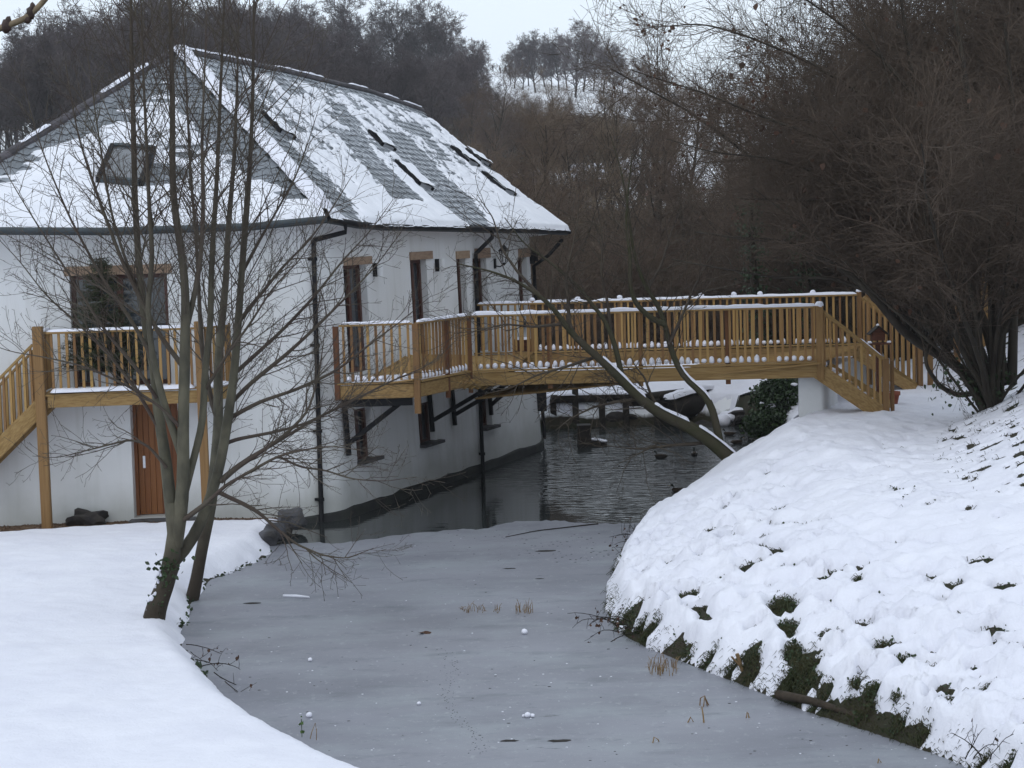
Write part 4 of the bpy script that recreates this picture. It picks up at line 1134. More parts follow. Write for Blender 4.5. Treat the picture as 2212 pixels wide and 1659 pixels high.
post(br, lerp(P2, P3, .56), 1.03, .075, TIMBD, below=.42, d=P3 - P2); post(br, P3, 1.05, .085, TIMBD, below=.42, d=bdir)
for x_ in (1188, 1384, 1572):
    p = atz(x_, 800 - (x_ - 1016) * .0251, ZD) - [0, .04, 0]
    post(br, p, 1.03, .092 if x_ != 1384 else .085, TIMBD if x_ != 1384 else TIMBP, below=.38, d=bdir)
post(br, P4, 1.06, .135, TIMBP, below=.32, cap=1, d=bdir)
for t_ in (0, .14, .27, .52, .62, .70, .86, 1):
    post(br, lerp(P3f, P4f, t_) + [0, 0.06, 0], 1.10, .10, TIMBP, below=.3, cap=1, d=bdir)
boards(br, [P3 + [0, .1, 0], P4 + [0, .1, 0], P4f - [0, .1, 0], P3f - [0, .1, 0]], 36, TIMBH, z=-.30)
hw0 = np.array([QA0[0] + SD[0] * .5 + SN[0] * .12, QA0[1] + SD[1] * .5 + SN[1] * .12, ZD])
boards(br, [P1 + [.05, .05, 0], P2 + [-.05, .05, 0], P3 + [-.1, 0, 0], WF * .6 + hw0 * .4 + [.2, 0, 0]], 14, TIMBH, z=-.06)
boards(br, [WF * .6 + hw0 * .4 + [.2, 0, 0], P3 + [-.1, 0, 0], P3f, WF + [.1, 0, 0]], 34, TIMBH, z=-.06)
gx_, gy_ = np.meshgrid(np.linspace(0, 1, 30), np.linspace(0, 1, 30), indexing='ij')
def qd(a, b, c, d): return (a * ((1 - gx_) * (1 - gy_))[..., None] + b * (gx_ * (1 - gy_))[..., None] + c * (gx_ * gy_)[..., None] + d * ((1 - gx_) * gy_)[..., None])
Pq = qd(P1 + [.1, .12, 0], P2 + [-.12, .12, 0], P3 + [-.15, 0, 0], WF * .6 + hw0 * .4 + [.3, 0, 0]); Pq[..., 2] = ZD - .04 + .055 * ss(0, .1, np.minimum(np.minimum(gx_, 1 - gx_), np.minimum(gy_, 1 - gy_))) * (.6 + .8 * fbm(gx_ * 7, gy_ * 7, 81))
grid_obj('snow', Pq, SNOW, br)
Pq = qd(P3 + [.1, .2, 0], P4 + [-.1, .2, 0], P4f + [-.1, -.2, 0], P3f + [.1, -.2, 0]); Pq[..., 2] = ZD - .31 + .05 * (.5 + fbm(gx_ * 9, gy_ * 9, 82))
grid_obj('snow', Pq, SNOW, br)
# steel brackets and bearers under the deck
def bracket(s, out):
    n3 = np.array([SN[0], SN[1], 0]); a = wpos(s, 2.25, .06); b = wpos(s, 1.15, .08); e = a + n3 * out
    g = Geo(); g.box(b, a + [0, 0, .02], .09, .07, up=n3); g.box(a, e, .09, .10); g.box(b + [0, 0, .22], e - n3 * .12 + [0, 0, -.05], .08, .08)
    g.obj('bracket', BLACK, br)
bracket(S_CST + .15, 1.35); bracket(S_CST + 4.1, 1.7); bracket(S_CST + 5.3, 1.7); bracket(S_CST + 7.4, 1.2)
bar('bearer', P1 + [.1, .12, -.36], P2 + [-.1, .12, -.36], .08, .16, BLACK, br)
# steps down to the bank
foot = atz(1912, 889, 1.58); footf = atz(1985, 838, 1.55)
for t_ in (.145, .855): bar('stringer', lerp(P4, P4f, t_) - [0, 0, .15], lerp(foot, footf, t_) + [0, 0, .02], .05, .22, TIMBH, br)
for (a, b, hh, far) in ((P4, foot, .98, 0), (P4f, footf, .98, 1)):
    a = np.array(a); b = np.array(b); d = (b - a) / np.linalg.norm(b - a); n_ = np.cross(np.cross(d, [0, 0, 1]), d); n_ /= np.linalg.norm(n_); n_ = n_ if n_[2] > 0 else -n_
    bar('stringer', a - n_ * .12 + d * .04 - [0, 0, .05], b - n_ * .12 + [0, 0, .05], .06, .30, TIMBH, br, up=n_)
    s_ = np.cross(d, [0, 0, 1]); s_ /= np.linalg.norm(s_)
    for o_ in ((.0, -.36) if not far else (-.05, .32)):
        bar('handrail', a + s_ * o_ + [0, 0, 1.0], b + s_ * o_ + [0, 0, .98], .045, .07, TIMBH, br, up=n_)
        if not far: snow_ribbon('snow', [lerp(a, b, .62) + s_ * o_ + [0, 0, 1.03], b + s_ * o_ + [0, 0, 1.01]], .05, .025, br, seed=41)
    for i in range(10):
        t = (i + .7) / 10.4
        c = lerp(a, b, t)
        bar('baluster', c, c + [0, 0, .97], .045, .045, TIMB, br, side=(d[0], d[1], 0))
        if far: bar('baluster', c + s_ * .32 + [0, 0, .02], c + s_ * .32 + [0, 0, .97], .045, .045, TIMB, br, side=(d[0], d[1], 0))
    g = Geo()
    for i in range(8):
        c = lerp(a, b, (i + .6) / 8.2) - s_ * .07 + [0, 0, .03]; g.lump(c, .055, i, (1.1, 1, .8))
    g.obj('snow', SNOW, br, True, kind='stuff')
    post(br, b + [.02, 0, -.1], 1.10, .12, TIMBP, below=.12, d=(d[0], d[1], 0))
    if not far: post(br, b + [.16, .1, -.1], 1.06, .07, TIMBP, below=.12, d=(d[0], d[1], 0))
    else: post(br, a + [.22, .2, 0], 1.10, .10, TIMBP, cap=1, below=.9, d=(1, 0, 0)); post(br, b + [.30, .25, -.05], .98, .11, TIMBP, below=.12, d=(1, 0, 0))
for i in range(5):
    t = (i + .8) / 5.4
    a = lerp(P4, foot, t); b = lerp(P4f, footf, t); d = b - a
    for u0, u1 in ((.012, .14), (.86, .988)):
        bar('tread', lerp(a, b, u0) - [0, 0, .14], lerp(a, b, u1) - [0, 0, .14], .24, .045, TIMBH, br)
        snow_ribbon('snow', [lerp(a, b, u0 + .01) - [0, 0, .11], lerp(a, b, u1 - .01) - [0, 0, .11]], .16, .035, br, seed=50 + i, gap=.3)
# things standing on the bridge deck
pc = atz(1131, 782, ZD - .26) + [0, .6, 0]
pl = thing('planter', 'dark square planter with a snow filled top on the bridge deck', 'planter', tuple(pc))
g = Geo()
for a_, b_ in (((-.19, -.19), (.19, -.14)), ((-.19, .14), (.19, .19)), ((-.19, -.14), (-.14, .14)), ((.14, -.14), (.19, .14))): g.aabb(pc + [a_[0], a_[1], 0], pc + [b_[0], b_[1], .46])
g.obj('box', REDW, pl); g = Geo(); g.lump(pc + [0, 0, .42], .2, 4, (.9, .9, .5)); g.obj('snow', SNOW, pl, True)

# white piers
def pier(label, x0, x1, ytop, ybot, Y, dep, group=None):
    a = atY(x0, ytop, Y); b = atY(x1, ytop, Y); zb = 0.6
    wv = b - a; wv[2] = 0; dv = (P4f - P4); dv[2] = 0; dv = dv / np.linalg.norm(dv) * dep
    nx, ny = 14, 14; r = .13; L1 = np.linalg.norm(wv); L2 = dep
    # rounded box: superellipse section lofted upward, domed at the top
    an = np.linspace(0, 2 * math.pi, 48, endpoint=False); ex = 11.0
    cx = np.sign(np.cos(an)) * np.abs(np.cos(an)) ** (2 / ex); sy = np.sign(np.sin(an)) * np.abs(np.sin(an)) ** (2 / ex)
    top = a[2]; zs = [zb, 1.0, 1.4, top - .25] + [top - r + r * math.sin(q) for q in np.linspace(0, math.pi / 2, 7)]
    sc = [1.03, 1.02, 1.01, 1.0] + [1 - r / L1 * 2 * (1 - math.cos(q)) for q in np.linspace(0, math.pi / 2, 7)]
    c = a + wv / 2 + dv / 2; V = []
    for z, s in zip(zs, sc):
        s2 = 1 - (1 - s) * L1 / L2
        for i in range(48): V.append([*(c[:2] + wv[:2] / 2 * cx[i] * s + dv[:2] / 2 * sy[i] * s2), z])
    Q = [(k * 48 + i, k * 48 + (i + 1) % 48, (k + 1) * 48 + (i + 1) % 48, (k + 1) * 48 + i) for k in range(len(zs) - 1) for i in range(48)] + [tuple((len(zs) - 1) * 48 + i for i in range(48))]
    o = obj('bridge_pier', V, Q, WHITEP, None, True); tag(o, label, 'pier', group)
pier('white rendered pier under the near edge of the bridge by the steps', 1721, 1780, 808, 905, 36.85, 1.7)
pier('rounded white pier seen through the balusters of the near steps', 1818, 1893, 764, 840, 41.7, 1.0)
# ------------------------------------------------------------------ trees
def unit(v): return v / (np.linalg.norm(v) + 1e-9)
def walk(p, d, L, n, wob, upf, rng):
    """a wandering shoot: n points from p along d, bending up (or down) as it goes"""
    P = [np.array(p, float)]; d = unit(np.array(d, float)); st = L / (n - 1)
    for i in range(n - 1):
        d = unit(d + rng.randn(3) * wob + np.array([0, 0, upf]))
        P.append(P[-1] + d * st)
    return np.array(P)
def smooth_path(P, n):
    P = np.array(P, float); L = np.concatenate([[0], np.cumsum(np.linalg.norm(np.diff(P, axis=0), axis=1))])
    s = np.linspace(0, L[-1], n)
    Q = np.stack([np.interp(s, L, P[:, k]) for k in range(3)], -1)
    for _ in range(2): Q[1:-1] = Q[:-2] * .25 + Q[1:-1] * .5 + Q[2:] * .25
    return Q
def side_dir(t, ang, rng, flat=None):
    r = rng.randn(3)
    if flat is not None: r = r * flat
    r = unit(r - t * (r @ t))
    return unit(t * math.cos(ang) + r * math.sin(ang))
PRUNE = None
def sprout(T, P, R, lev, cfg, rng):
    """side shoots off a limb, level by level"""
    c = cfg[lev]
    L = np.linalg.norm(P[-1] - P[0]); n = c['n'](L) if callable(c['n']) else c['n']
    n = int(n + rng.rand())
    T_ = np.gradient(P, axis=0)
    for i in range(n):
        t = c['t0'] + (1 - c['t0']) * (i + rng.rand()) / n
        x = t * (len(P) - 1); k = min(int(x), len(P) - 2); f = x - k
        p = P[k] * (1 - f) + P[k + 1] * f; r = R[k] * (1 - f) + R[k + 1] * f
        d = side_dir(unit(T_[k]), math.radians(rng.uniform(*c['ang'])), rng, c.get('flat'))
        if c.get('lift'): d = unit(d + np.array([0, 0, c['lift']]))
        ln = rng.uniform(*c['len']) * (1 - c.get('tap', .5) * t)
        r0 = min(r * .62, c['r']) * rng.uniform(.75, 1.1); 
        Q = walk(p, d, ln, c['seg'], c['wob'], c['up'], rng)
        if PRUNE is not None and PRUNE(Q): continue
        RQ = np.linspace(r0, max(r0 * c.get('tip', .35), c.get('rmin', .0015)), c['seg'])
        T[c['tube']].add(Q, RQ, c['k'])
        if lev + 1 < len(cfg): sprout(T, Q, RQ, lev + 1, cfg, rng)

# --- the many-stemmed alder on the left bank
YT = 25.3
def stem(pts, dy0=0.0, dy1=0.0, n=24):
    m = len(pts); return smooth_path([atY(x, y, YT + dy0 + (dy1 - dy0) * i / (m - 1)) for i, (x, y) in enumerate(pts)], n)
K = 1 / 166.0
al = thing('alder_tree', 'bare many stemmed alder leaning over the ice from the snowy left bank', 'tree', tuple(atY(331, 1352, YT)))
T = {'trunk': Tubes(), 'limb': Tubes(), 'twig': Tubes()}
rng = np.random.RandomState(42)
stems = [
 # (points, near/far offset start, end, width px start, end, mostly dark foot)
 ([(325, 1372), (339, 1308), (362, 1250), (372, 1205), (376, 1160), (378, 1120), (372, 1085)], 0, 0, 50, 27),
 ([(376, 1165), (368, 1080), (362, 1037), (358, 978), (346, 932), (339, 862), (333, 784), (318, 735), (306, 634), (299, 560), (292, 450), (288, 270), (284, 100), (282, -60), (281, -200)], 0, .5, 27, 3),
 ([(380, 1180), (390, 1110), (397, 1037), (395, 940), (397, 862), (399, 804), (400, 708), (402, 634), (394, 555), (380, 472), (372, 404), (373, 225), (368, 30), (364, -120), (362, -260)], 0, -.4, 30, 3),
 ([(393, 1090), (409, 1025), (426, 963), (441, 900), (440, 842), (444, 784), (454, 719), (456, 652), (456, 584), (463, 472), (470, 360), (476, 200), (484, 20), (490, -150)], 0, .6, 19, 2.5),
 ([(392, 985), (376, 935), (354, 874), (345, 835), (328, 765), (318, 660), (330, 560), (322, 440), (316, 300), (308, 120), (303, -60)], .0, -.6, 17, 2.2),
 ([(374, 1215), (399, 1192), (418, 1165), (438, 1118), (457, 1070), (474, 1017), (483, 963), (496, 881), (507, 800), (515, 689), (522, 590), (531, 472), (540, 360), (546, 225), (548, 40), (551, -120)], .1, .9, 27, 3),
 ([(400, 1345), (408, 1318), (421, 1278), (431, 1211), (443, 1153), (455, 1095), (462, 1037), (469, 959), (473, 905), (470, 823), (475, 726), (488, 620), (492, 500), (505, 360), (512, 200), (516, 20)], 2.7, 2.3, 34, 2.5),
 ([(471, 915), (455, 860), (436, 760), (430, 640), (424, 520), (412, 380), (404, 220), (396, 60), (392, -80)], 2.6, 2.8, 13, 2),
 ([(401, 800), (383, 775), (352, 735), (310, 660), (262, 560), (228, 470), (196, 380), (168, 290), (152, 200), (140, 130)], 0, .6, 13, 1.6),
 ([(402, 712), (420, 640), (434, 560), (440, 440), (436, 320), (441, 180), (447, 20)], 0, -.9, 13, 2),
 ([(388, 1128), (399, 1122), (446, 1087), (488, 1048), (543, 1017), (601, 985), (659, 971), (717, 964), (780, 972)], .0, -.8, 12, 1.5),
 ([(478, 1040), (510, 1012), (543, 990), (613, 943), (667, 889), (690, 804), (704, 700)], .3, -.3, 12, 1.5),
 ([(470, 1062), (496, 1075), (523, 1087), (558, 1106), (601, 1145), (640, 1176), (698, 1200), (748, 1207), (807, 1184)], .2, -.5, 11, 1.2),
 ([(484, 960), (505, 950), (543, 943), (600, 932), (659, 915), (720, 885), (800, 840)], .5, .9, 9, 1.2),
 ([(500, 870), (530, 838), (562, 811), (620, 765), (690, 700), (750, 640), (812, 575), (868, 500)], .7, .3, 12, 1.3),
 ([(508, 806), (548, 770), (612, 712), (680, 640), (742, 560), (800, 500), (850, 430)], .8, 1.4, 10, 1.2),
 ([(514, 700), (560, 640), (612, 575), (668, 520), (715, 455), (760, 380)], .7, .3, 9, 1.2),
 ([(493, 905), (560, 868), (640, 842), (730, 800), (800, 742), (872, 690), (930, 640)], .6, -.4, 10, 1.2),
 ([(462, 1050), (520, 1000), (590, 960), (680, 905), (770, 862), (850, 820), (930, 790), (990, 730)], 2.6, 1.9, 12, 1.2),
 ([(523, 590), (560, 520), (600, 452), (640, 380), (668, 300), (690, 230)], .8, .5, 8, 1.1),
 ([(345, 930), (300, 850), (240, 770), (170, 700), (100, 640), (40, 560), (-20, 500)], .1, .7, 9, 1.2),
 ([(338, 860), (300, 800), (230, 720), (160, 610), (90, 500), (40, 420), (-5, 340)], .1, -.5, 9, 1.2),
 ([(332, 780), (290, 700), (220, 600), (150, 470), (100, 350), (70, 260), (50, 170)], .1, .4, 9, 1.2),
 ([(360, 1010), (320, 962), (285, 948), (230, 962), (180, 975), (120, 990), (70, 985)], .0, -.6, 7, 1.0),
 ([(305, 640), (270, 560), (240, 460), (222, 350), (205, 240), (195, 150), (178, 60)], .3, .2, 8, 1.2),
 ([(396, 930), (350, 880), (270, 830), (180, 790), (90, 770), (20, 760), (-40, 735)], -.1, -.8, 8, 1.0),
 ([(440, 850), (480, 780), (540, 700), (590, 620), (650, 560), (700, 480)], .2, -.6, 8, 1.0),
 ([(600, 985), (650, 1010), (700, 1015), (760, 1035), (830, 1040), (900, 1030)], -.3, -.9, 6, 1.0),
]
for q, (pts, a, b, w0, w1) in enumerate(stems):
    P = stem(pts, a, b, 40 if len(pts) > 8 else 26)
    t = np.linspace(0, 1, len(P)); R = (w0 * (1 - t) ** 1.05 + w1 * t ** .8) * K / 2 * (.9 + .2 * vn(t * 9, t * 0 + q, q))
    R = np.maximum(R, .0034)
    T['trunk' if w0 > 15 else 'limb'].add(P, R, 10 if w0 > 15 else 7)
    big = w0 > 15
    cfg = [dict(n=lambda L: (L * (4.6 if big else 5.8)), t0=.22 if big else .15, ang=(20, 50), len=(1.0, 3.0) if big else (.4, 1.05), r=.010, seg=7, wob=.09, up=.03 if q not in (10, 12, 23, 27) else .015, flat=np.array([1, .65, 1]), tube='limb', k=5, tap=.5, tip=.4, rmin=.0034),
           dict(n=lambda L: L * 6.2 + 1, t0=.10, ang=(30, 62), len=(.2, .75), r=.0046, seg=5, wob=.10, up=.05, tube='twig', k=3, tap=.4, tip=.6, rmin=.0030),
           dict(n=lambda L: L * 6 + .4, t0=.2, ang=(35, 70), len=(.05, .20), r=.0034, seg=3, wob=.10, up=.05, tube='twig', k=3, tap=.3, tip=.8, rmin=.0026)]
    if q in (0,): continue
    sprout(T, P[3:] if big else P, R[3:] if big else R, 0, cfg, rng)
tr = T['trunk'].build('trunk', BARK, al); T['limb'].build('branches', TWIG, al, kind=None); T['twig'].build('twigs', TWIG, al)
# bark tone by height: dark brown foot, paler stems, darker brown tops
_N = BARK.node_tree.nodes; _L = BARK.node_tree.links; _p = _N['Principled BSDF']
ge = _N.new('ShaderNodeNewGeometry'); sx = _N.new('ShaderNodeSeparateXYZ'); _L.new(ge.outputs['Position'], sx.inputs[0])
n4 = _N.new('ShaderNodeTexNoise'); n4.inputs['Scale'].default_value = 3.5; n4.inputs['Detail'].default_value = 6; _L.new(ge.outputs['Position'], n4.inputs[0])
m1 = _N.new('ShaderNodeMath'); m1.operation = 'MULTIPLY_ADD'; m1.inputs[1].default_value = 1.6; _L.new(n4.outputs[0], m1.inputs[0]); _L.new(sx.outputs[2], m1.inputs[2])
mr4 = _N.new('ShaderNodeMapRange'); mr4.inputs[1].default_value = 1.3; mr4.inputs[2].default_value = 2.6; _L.new(m1.outputs[0], mr4.inputs[0])
mi4 = _N.new('ShaderNodeMix'); mi4.data_type = 'RGBA'; mi4.inputs[6].default_value = (.038, .029, .020, 1)
_L.new(_p.inputs['Base Color'].links[0].from_socket, mi4.inputs[7]); _L.new(mr4.outputs[0], mi4.inputs[0])
mr5 = _N.new('ShaderNodeMapRange'); mr5.inputs[1].default_value = 4.2; mr5.inputs[2].default_value = 6.8; _L.new(m1.outputs[0], mr5.inputs[0])
mi5 = _N.new('ShaderNodeMix'); mi5.data_type = 'RGBA'; mi5.inputs[7].default_value = (.060, .048, .036, 1); _L.new(mi4.outputs[2], mi5.inputs[6]); _L.new(mr5.outputs[0], mi5.inputs[0])
_L.new(mi5.outputs[2], _p.inputs['Base Color'])
# snow plastered on the windward foot of the trunk, and ivy at the fork
g = Geo()
for i in range(60):
    t = rng.rand(); p = atY(335 + 26 * t - 16 + rng.rand() * 8, 1340 - 110 * t, YT - .05); g.lump(p + rng.randn(3) * [.02, .03, .02], rng.uniform(.015, .05) * (1.2 - .7 * t), i, (1, .7, 1.3), .25)
for t in np.linspace(0, 1, 26): g.lump(atY(318 + 18 * t, 1352 - 70 * t, YT - .02), .09 * (1 - .6 * t) * rng.uniform(.8, 1.2), int(t * 50), (.8, .8, 1), .2)
g.obj('snow', SNOW, al, True)
def leaves(name, pts, size, m, parent, rng, per=1, spread=.05, shape=None, droop=.4, kind=None):
    """leaf blades: each a bent, pointed five-sided plate"""
    pts = np.repeat(np.array(pts), per, 0); n = len(pts); pts = pts + rng.randn(n, 3) * spread
    d = rng.randn(n, 3); d[:, 2] -= droop; d /= np.linalg.norm(d, axis=1, keepdims=True)
    s = np.cross(d, rng.randn(n, 3)); s /= np.linalg.norm(s, axis=1, keepdims=True); nn = np.cross(d, s)
    L = size * rng.uniform(.6, 1.3, (n, 1)); w = L * .42
    V = np.stack([pts, pts + d * L * .35 + s * w - nn * L * .08, pts + d * L * .75 + s * w * .6 - nn * L * .05, pts + d * L, pts + d * L * .75 - s * w * .6 - nn * L * .05, pts + d * L * .35 - s * w - nn * L * .08, pts + d * L * .5], 1).reshape(-1, 3)
    b = np.arange(n)[:, None] * 7
    Fq = np.concatenate([b + np.array([[6, i, (i + 1) % 6]]) for i in range(6)])
    return obj(name, V, Fq, m, parent, kind=kind)
leaves('ivy', [atY(360 + rng.randn() * 14, 1222 + rng.randn() * 14, YT - .12) for _ in range(70)], .07, LEAFG, al, rng)
leaves('ivy', [atY(348 + 30 * t_ - 14 + rng.randn() * 5, 1315 - 95 * t_, YT - .1) for t_ in rng.rand(60)], .05, LEAFG, al, rng)

# --- the bent tree on the right bank, in front of the bridge
YB = 35.6
bt = thing('bent_tree', 'crooked bare tree with snow along its leaning trunk in front of the bridge', 'tree', tuple(atY(1585, 996, YB)))
T = {'trunk': Tubes(), 'limb': Tubes(), 'twig': Tubes()}
K2 = YB / FPX
bst = [
 ([(1600, 1012), (1582, 994), (1540, 955), (1490, 922), (1425, 893), (1382, 862), (1343, 821), (1320, 798), (1288, 768), (1245, 732), (1219, 700), (1199, 667), (1164, 637), (1115, 606), (1060, 585), (990, 570)], 0, -1.2, 34, 2.2),
 ([(1345, 822), (1334, 768), (1321, 723), (1304, 687), (1278, 657), (1258, 628), (1222, 595), (1180, 560), (1130, 525), (1090, 470)], -.2, .3, 13, 2),
 ([(1558, 968), (1549, 930), (1539, 876), (1520, 848), (1484, 824), (1461, 788), (1446, 745), (1438, 703), (1419, 651), (1396, 628), (1382, 589), (1369, 550), (1363, 507), (1356, 440), (1340, 360), (1318, 290)], 0, .3, 18, 2),
 ([(1434, 700), (1410, 690), (1386, 670), (1370, 651), (1360, 615), (1362, 560), (1352, 480), (1358, 400), (1366, 330)], 0, -.5, 13, 1.8),
 ([(1425, 893), (1405, 850), (1392, 815), (1372, 790), (1362, 770)], 0, -.2, 9, 1.5),
 ([(1534, 955), (1507, 958), (1441, 963), (1392, 970), (1350, 968), (1305, 962)], 0, -.6, 10, 1.5),
 ([(1392, 970), (1420, 960), (1370, 985), (1330, 1005)], -.3, -.5, 4, 1.2),
 ([(1245, 733), (1230, 700), (1228, 660), (1222, 600), (1235, 540), (1248, 480), (1250, 420)], -.5, .4, 10, 1.6),
 ([(1219, 700), (1150, 706), (1090, 700), (1030, 715), (980, 720)], -.5, -.9, 8, 1.4),
 ([(1164, 637), (1120, 590), (1085, 540), (1065, 470), (1030, 420)], -.8, -.3, 8, 1.4),
 ([(1320, 722), (1312, 650), (1298, 590), (1302, 520), (1290, 440), (1280, 380)], 0, -.6, 9, 1.5),
 ([(1445, 745), (1470, 690), (1500, 620), (1530, 560), (1560, 520)], 0, .4, 8, 1.4),
 ([(1290, 770), (1230, 790), (1160, 810), (1100, 840), (1050, 850)], -.4, -1.0, 8, 1.3),
 ([(1382, 862), (1330, 868), (1280, 880), (1230, 905), (1200, 930)], -.2, -.9, 9, 1.3),
 ([(1396, 628), (1430, 570), (1450, 500), (1480, 430)], .2, .6, 8, 1.4),
]
rng = np.random.RandomState(77)
mainP = None
for q, (pts, a, b, w0, w1) in enumerate(bst):
    m = len(pts)
    P = smooth_path([atY(x, y, YB + a + (b - a) * i / (m - 1)) for i, (x, y) in enumerate(pts)], 36)
    t = np.linspace(0, 1, len(P)); R = np.maximum((w0 * (1 - t) ** 1.1 + w1 * t ** .8) * K2 / 2, .003)
    if q == 0: mainP, mainR = P, R
    if q == 2: secP, secR = P, R
    T['trunk' if w0 > 12 else 'limb'].add(P, R, 10 if w0 > 12 else 6)
    cfg = [dict(n=lambda L: L * 4.4 + 3, t0=.30 if w0 > 12 else .15, ang=(30, 65), len=(.5, 1.5), r=.010, seg=7, wob=.13, up=.03, tube='limb', k=4, tap=.4, tip=.4, rmin=.0045),
           dict(n=lambda L: L * 4.5 + 1, t0=.15, ang=(35, 65), len=(.2, .65), r=.006, seg=5, wob=.14, up=.02, tube='twig', k=3, tap=.4, tip=.6, rmin=.0038),
           dict(n=lambda L: L * 4 + 1, t0=.2, ang=(35, 70), len=(.08, .3), r=.0042, seg=3, wob=.12, up=.02, tube='twig', k=3, tap=.3, tip=.8, rmin=.0032)]
    sprout(T, P, R, 0, cfg, rng)
T['trunk'].build('trunk', MOSS, bt); T['limb'].build('branches', TWIGB, bt); T['twig'].build('twigs', TWIGB, bt)
def trunk_snow(P, R, a, b, seed, w=.9):
    n = len(P); i0, i1 = int(a * n), int(b * n)
    Tn = np.gradient(P, axis=0)
    return snow_ribbon('snow', [P[i] + np.cross(unit(np.cross(Tn[i], [0, 0, 1])), unit(Tn[i])) * -R[i] * .80 * np.sign(np.cross(unit(np.cross(Tn[i], [0, 0, 1])), unit(Tn[i]))[2] * -1) + np.array([0, -R[i] * .35, 0]) for i in range(i0, i1)], float(np.mean(R[i0:i1])) * 1.25 * w, .06, bt, gap=.2, seed=seed, step=.03)
trunk_snow(mainP, mainR, .03, .2, 91); trunk_snow(mainP, mainR, .2, .36, 92); trunk_snow(mainP, mainR, .36, .55, 93, .7); trunk_snow(secP, secR, .14, .32, 94, .8)

# --- bare shrub and tree prototypes
def shrub_proto(name, seed, H, nst, spread, m_st, m_tw, dens=1.0, lean=(0, 0), tw=.006, lv=(9, 6, 4), arch=-.01, leafy=None, bare=.22):
    rng = np.random.RandomState(seed); T = {'st': Tubes(), 'tw': Tubes()}
    root = thing(name, '', 'shrub')
    for i in range(nst):
        az = rng.rand() * 2 * math.pi; tilt = abs(rng.randn()) * spread
        d = unit(np.array([math.cos(az) * tilt + lean[0], math.sin(az) * tilt + lean[1], 1.0]))
        L = H * rng.uniform(.6, 1.08)
        if PRUNE is not None and PRUNE(walk([0, 0, 0], d, L * .7, 5, 0, arch, np.random.RandomState(0))): d = unit(d * [-.3, 1, 1])
        P = walk([math.cos(az) * .25 * rng.rand() * H * .1, math.sin(az) * .25 * rng.rand() * H * .1, -.15], d, L, 12, .07, arch, rng)
        r0 = H * rng.uniform(.0035, .0078); R = np.linspace(r0, r0 * .22, 12)
        T['st'].add(P, R, 5)
        cfg = [dict(n=lv[0] * dens, t0=bare, ang=(22, 60), len=(H * .14, H * .38), r=r0 * .5, seg=7, wob=.10, up=.0, tube='tw', k=3, tap=.45, tip=.4, rmin=tw * .8),
               dict(n=lv[1] * dens, t0=.12, ang=(25, 65), len=(H * .05, H * .16), r=tw * 1.2, seg=5, wob=.12, up=.0, tube='tw', k=3, tap=.3, tip=.6, rmin=tw * .7),
               dict(n=lv[2] * dens, t0=.15, ang=(25, 70), len=(H * .02, H * .07), r=tw, seg=3, wob=.1, up=.0, tube='tw', k=3, tap=.2, tip=.7, rmin=tw * .6)]
        sprout(T, P, R, 0, cfg, rng)
    T['st'].build('stems', m_st, root); T['tw'].build('twigs', m_tw, root)
    if leafy:
        pts = np.concatenate([np.array([a[-1] for a, _ in L]) for (k_, s_), L in T['tw'].g.items() if k_ == 3])
        sel = pts[rng.rand(len(pts)) < leafy]; leaves('dead_leaves', sel, H * .016, LEAFB, root, rng)
    return root
def tree_proto(name, seed, H, m_st, m_tw, tw=.02, nl=16, narrow=.8, bole=.28, lv=(9, 6, 4)):
    rng = np.random.RandomState(seed); T = {'st': Tubes(), 'tw': Tubes()}
    root = thing(name, '', 'tree')
    P = walk([0, 0, -.3], [rng.randn() * .05, rng.randn() * .05, 1], H * .92, 14, .045, .05, rng); r0 = H * .017
    R = np.linspace(r0, r0 * .12, 14); T['st'].add(P, R, 7)
    for i in range(nl):
        t = bole + (.97 - bole) * (i + rng.rand()) / nl; x = t * 13; k = min(int(x), 12); p = P[k] * (1 - (x - k)) + P[k + 1] * (x - k)
        az = i * 2.4 + rng.rand(); an = math.radians(rng.uniform(30, 68)) * (1 - .45 * t)
        d = np.array([math.cos(az) * math.sin(an), math.sin(az) * math.sin(an), math.cos(an)])
        L = H * narrow * (.46 - .30 * abs(t - .45) ) * rng.uniform(.75, 1.15)
        Q = walk(p, d, L, 9, .11, .04, rng); rq = r0 * (1 - t) * .5 + r0 * .08; RQ = np.linspace(rq, rq * .2, 9); T['st'].add(Q, RQ, 5)
        cfg = [dict(n=lv[0], t0=.2, ang=(28, 60), len=(H * .07, H * .19), r=rq * .5, seg=6, wob=.12, up=.03, tube='tw', k=3, tap=.4, tip=.4, rmin=tw),
               dict(n=lv[1], t0=.15, ang=(28, 65), len=(H * .035, H * .09), r=tw * 1.2, seg=4, wob=.12, up=.02, tube='tw', k=3, tap=.3, tip=.6, rmin=tw * .7),
               dict(n=lv[2], t0=.2, ang=(28, 70), len=(H * .015, H * .045), r=tw, seg=3, wob=.1, up=.02, tube='tw', k=3, tap=.2, tip=.6, rmin=tw * .5)]
        sprout(T, Q, RQ, 0, cfg, rng)
    T['st'].build('trunk', m_st, root); T['tw'].build('crown', m_tw, root)
    return root
def ground_at(x, y): return float(land(np.array([x]), np.array([y]))[0][0])
def place_tree(proto, px, Y, scale, label, group=None, sink=.1, zoff=None, rz=None, prng=random.Random(5), py=None, tilt=None):
    d = ray(px, 480); x = d[0] * Y / d[1]
    z = ground_at(x, Y) - sink
    t = tilt if tilt else (prng.uniform(-.05, .05), prng.uniform(-.05, .05))
    return dup(proto, (x, Y, z), prng.uniform(0, 6.28) if rz is None else rz, scale, label, group, t)
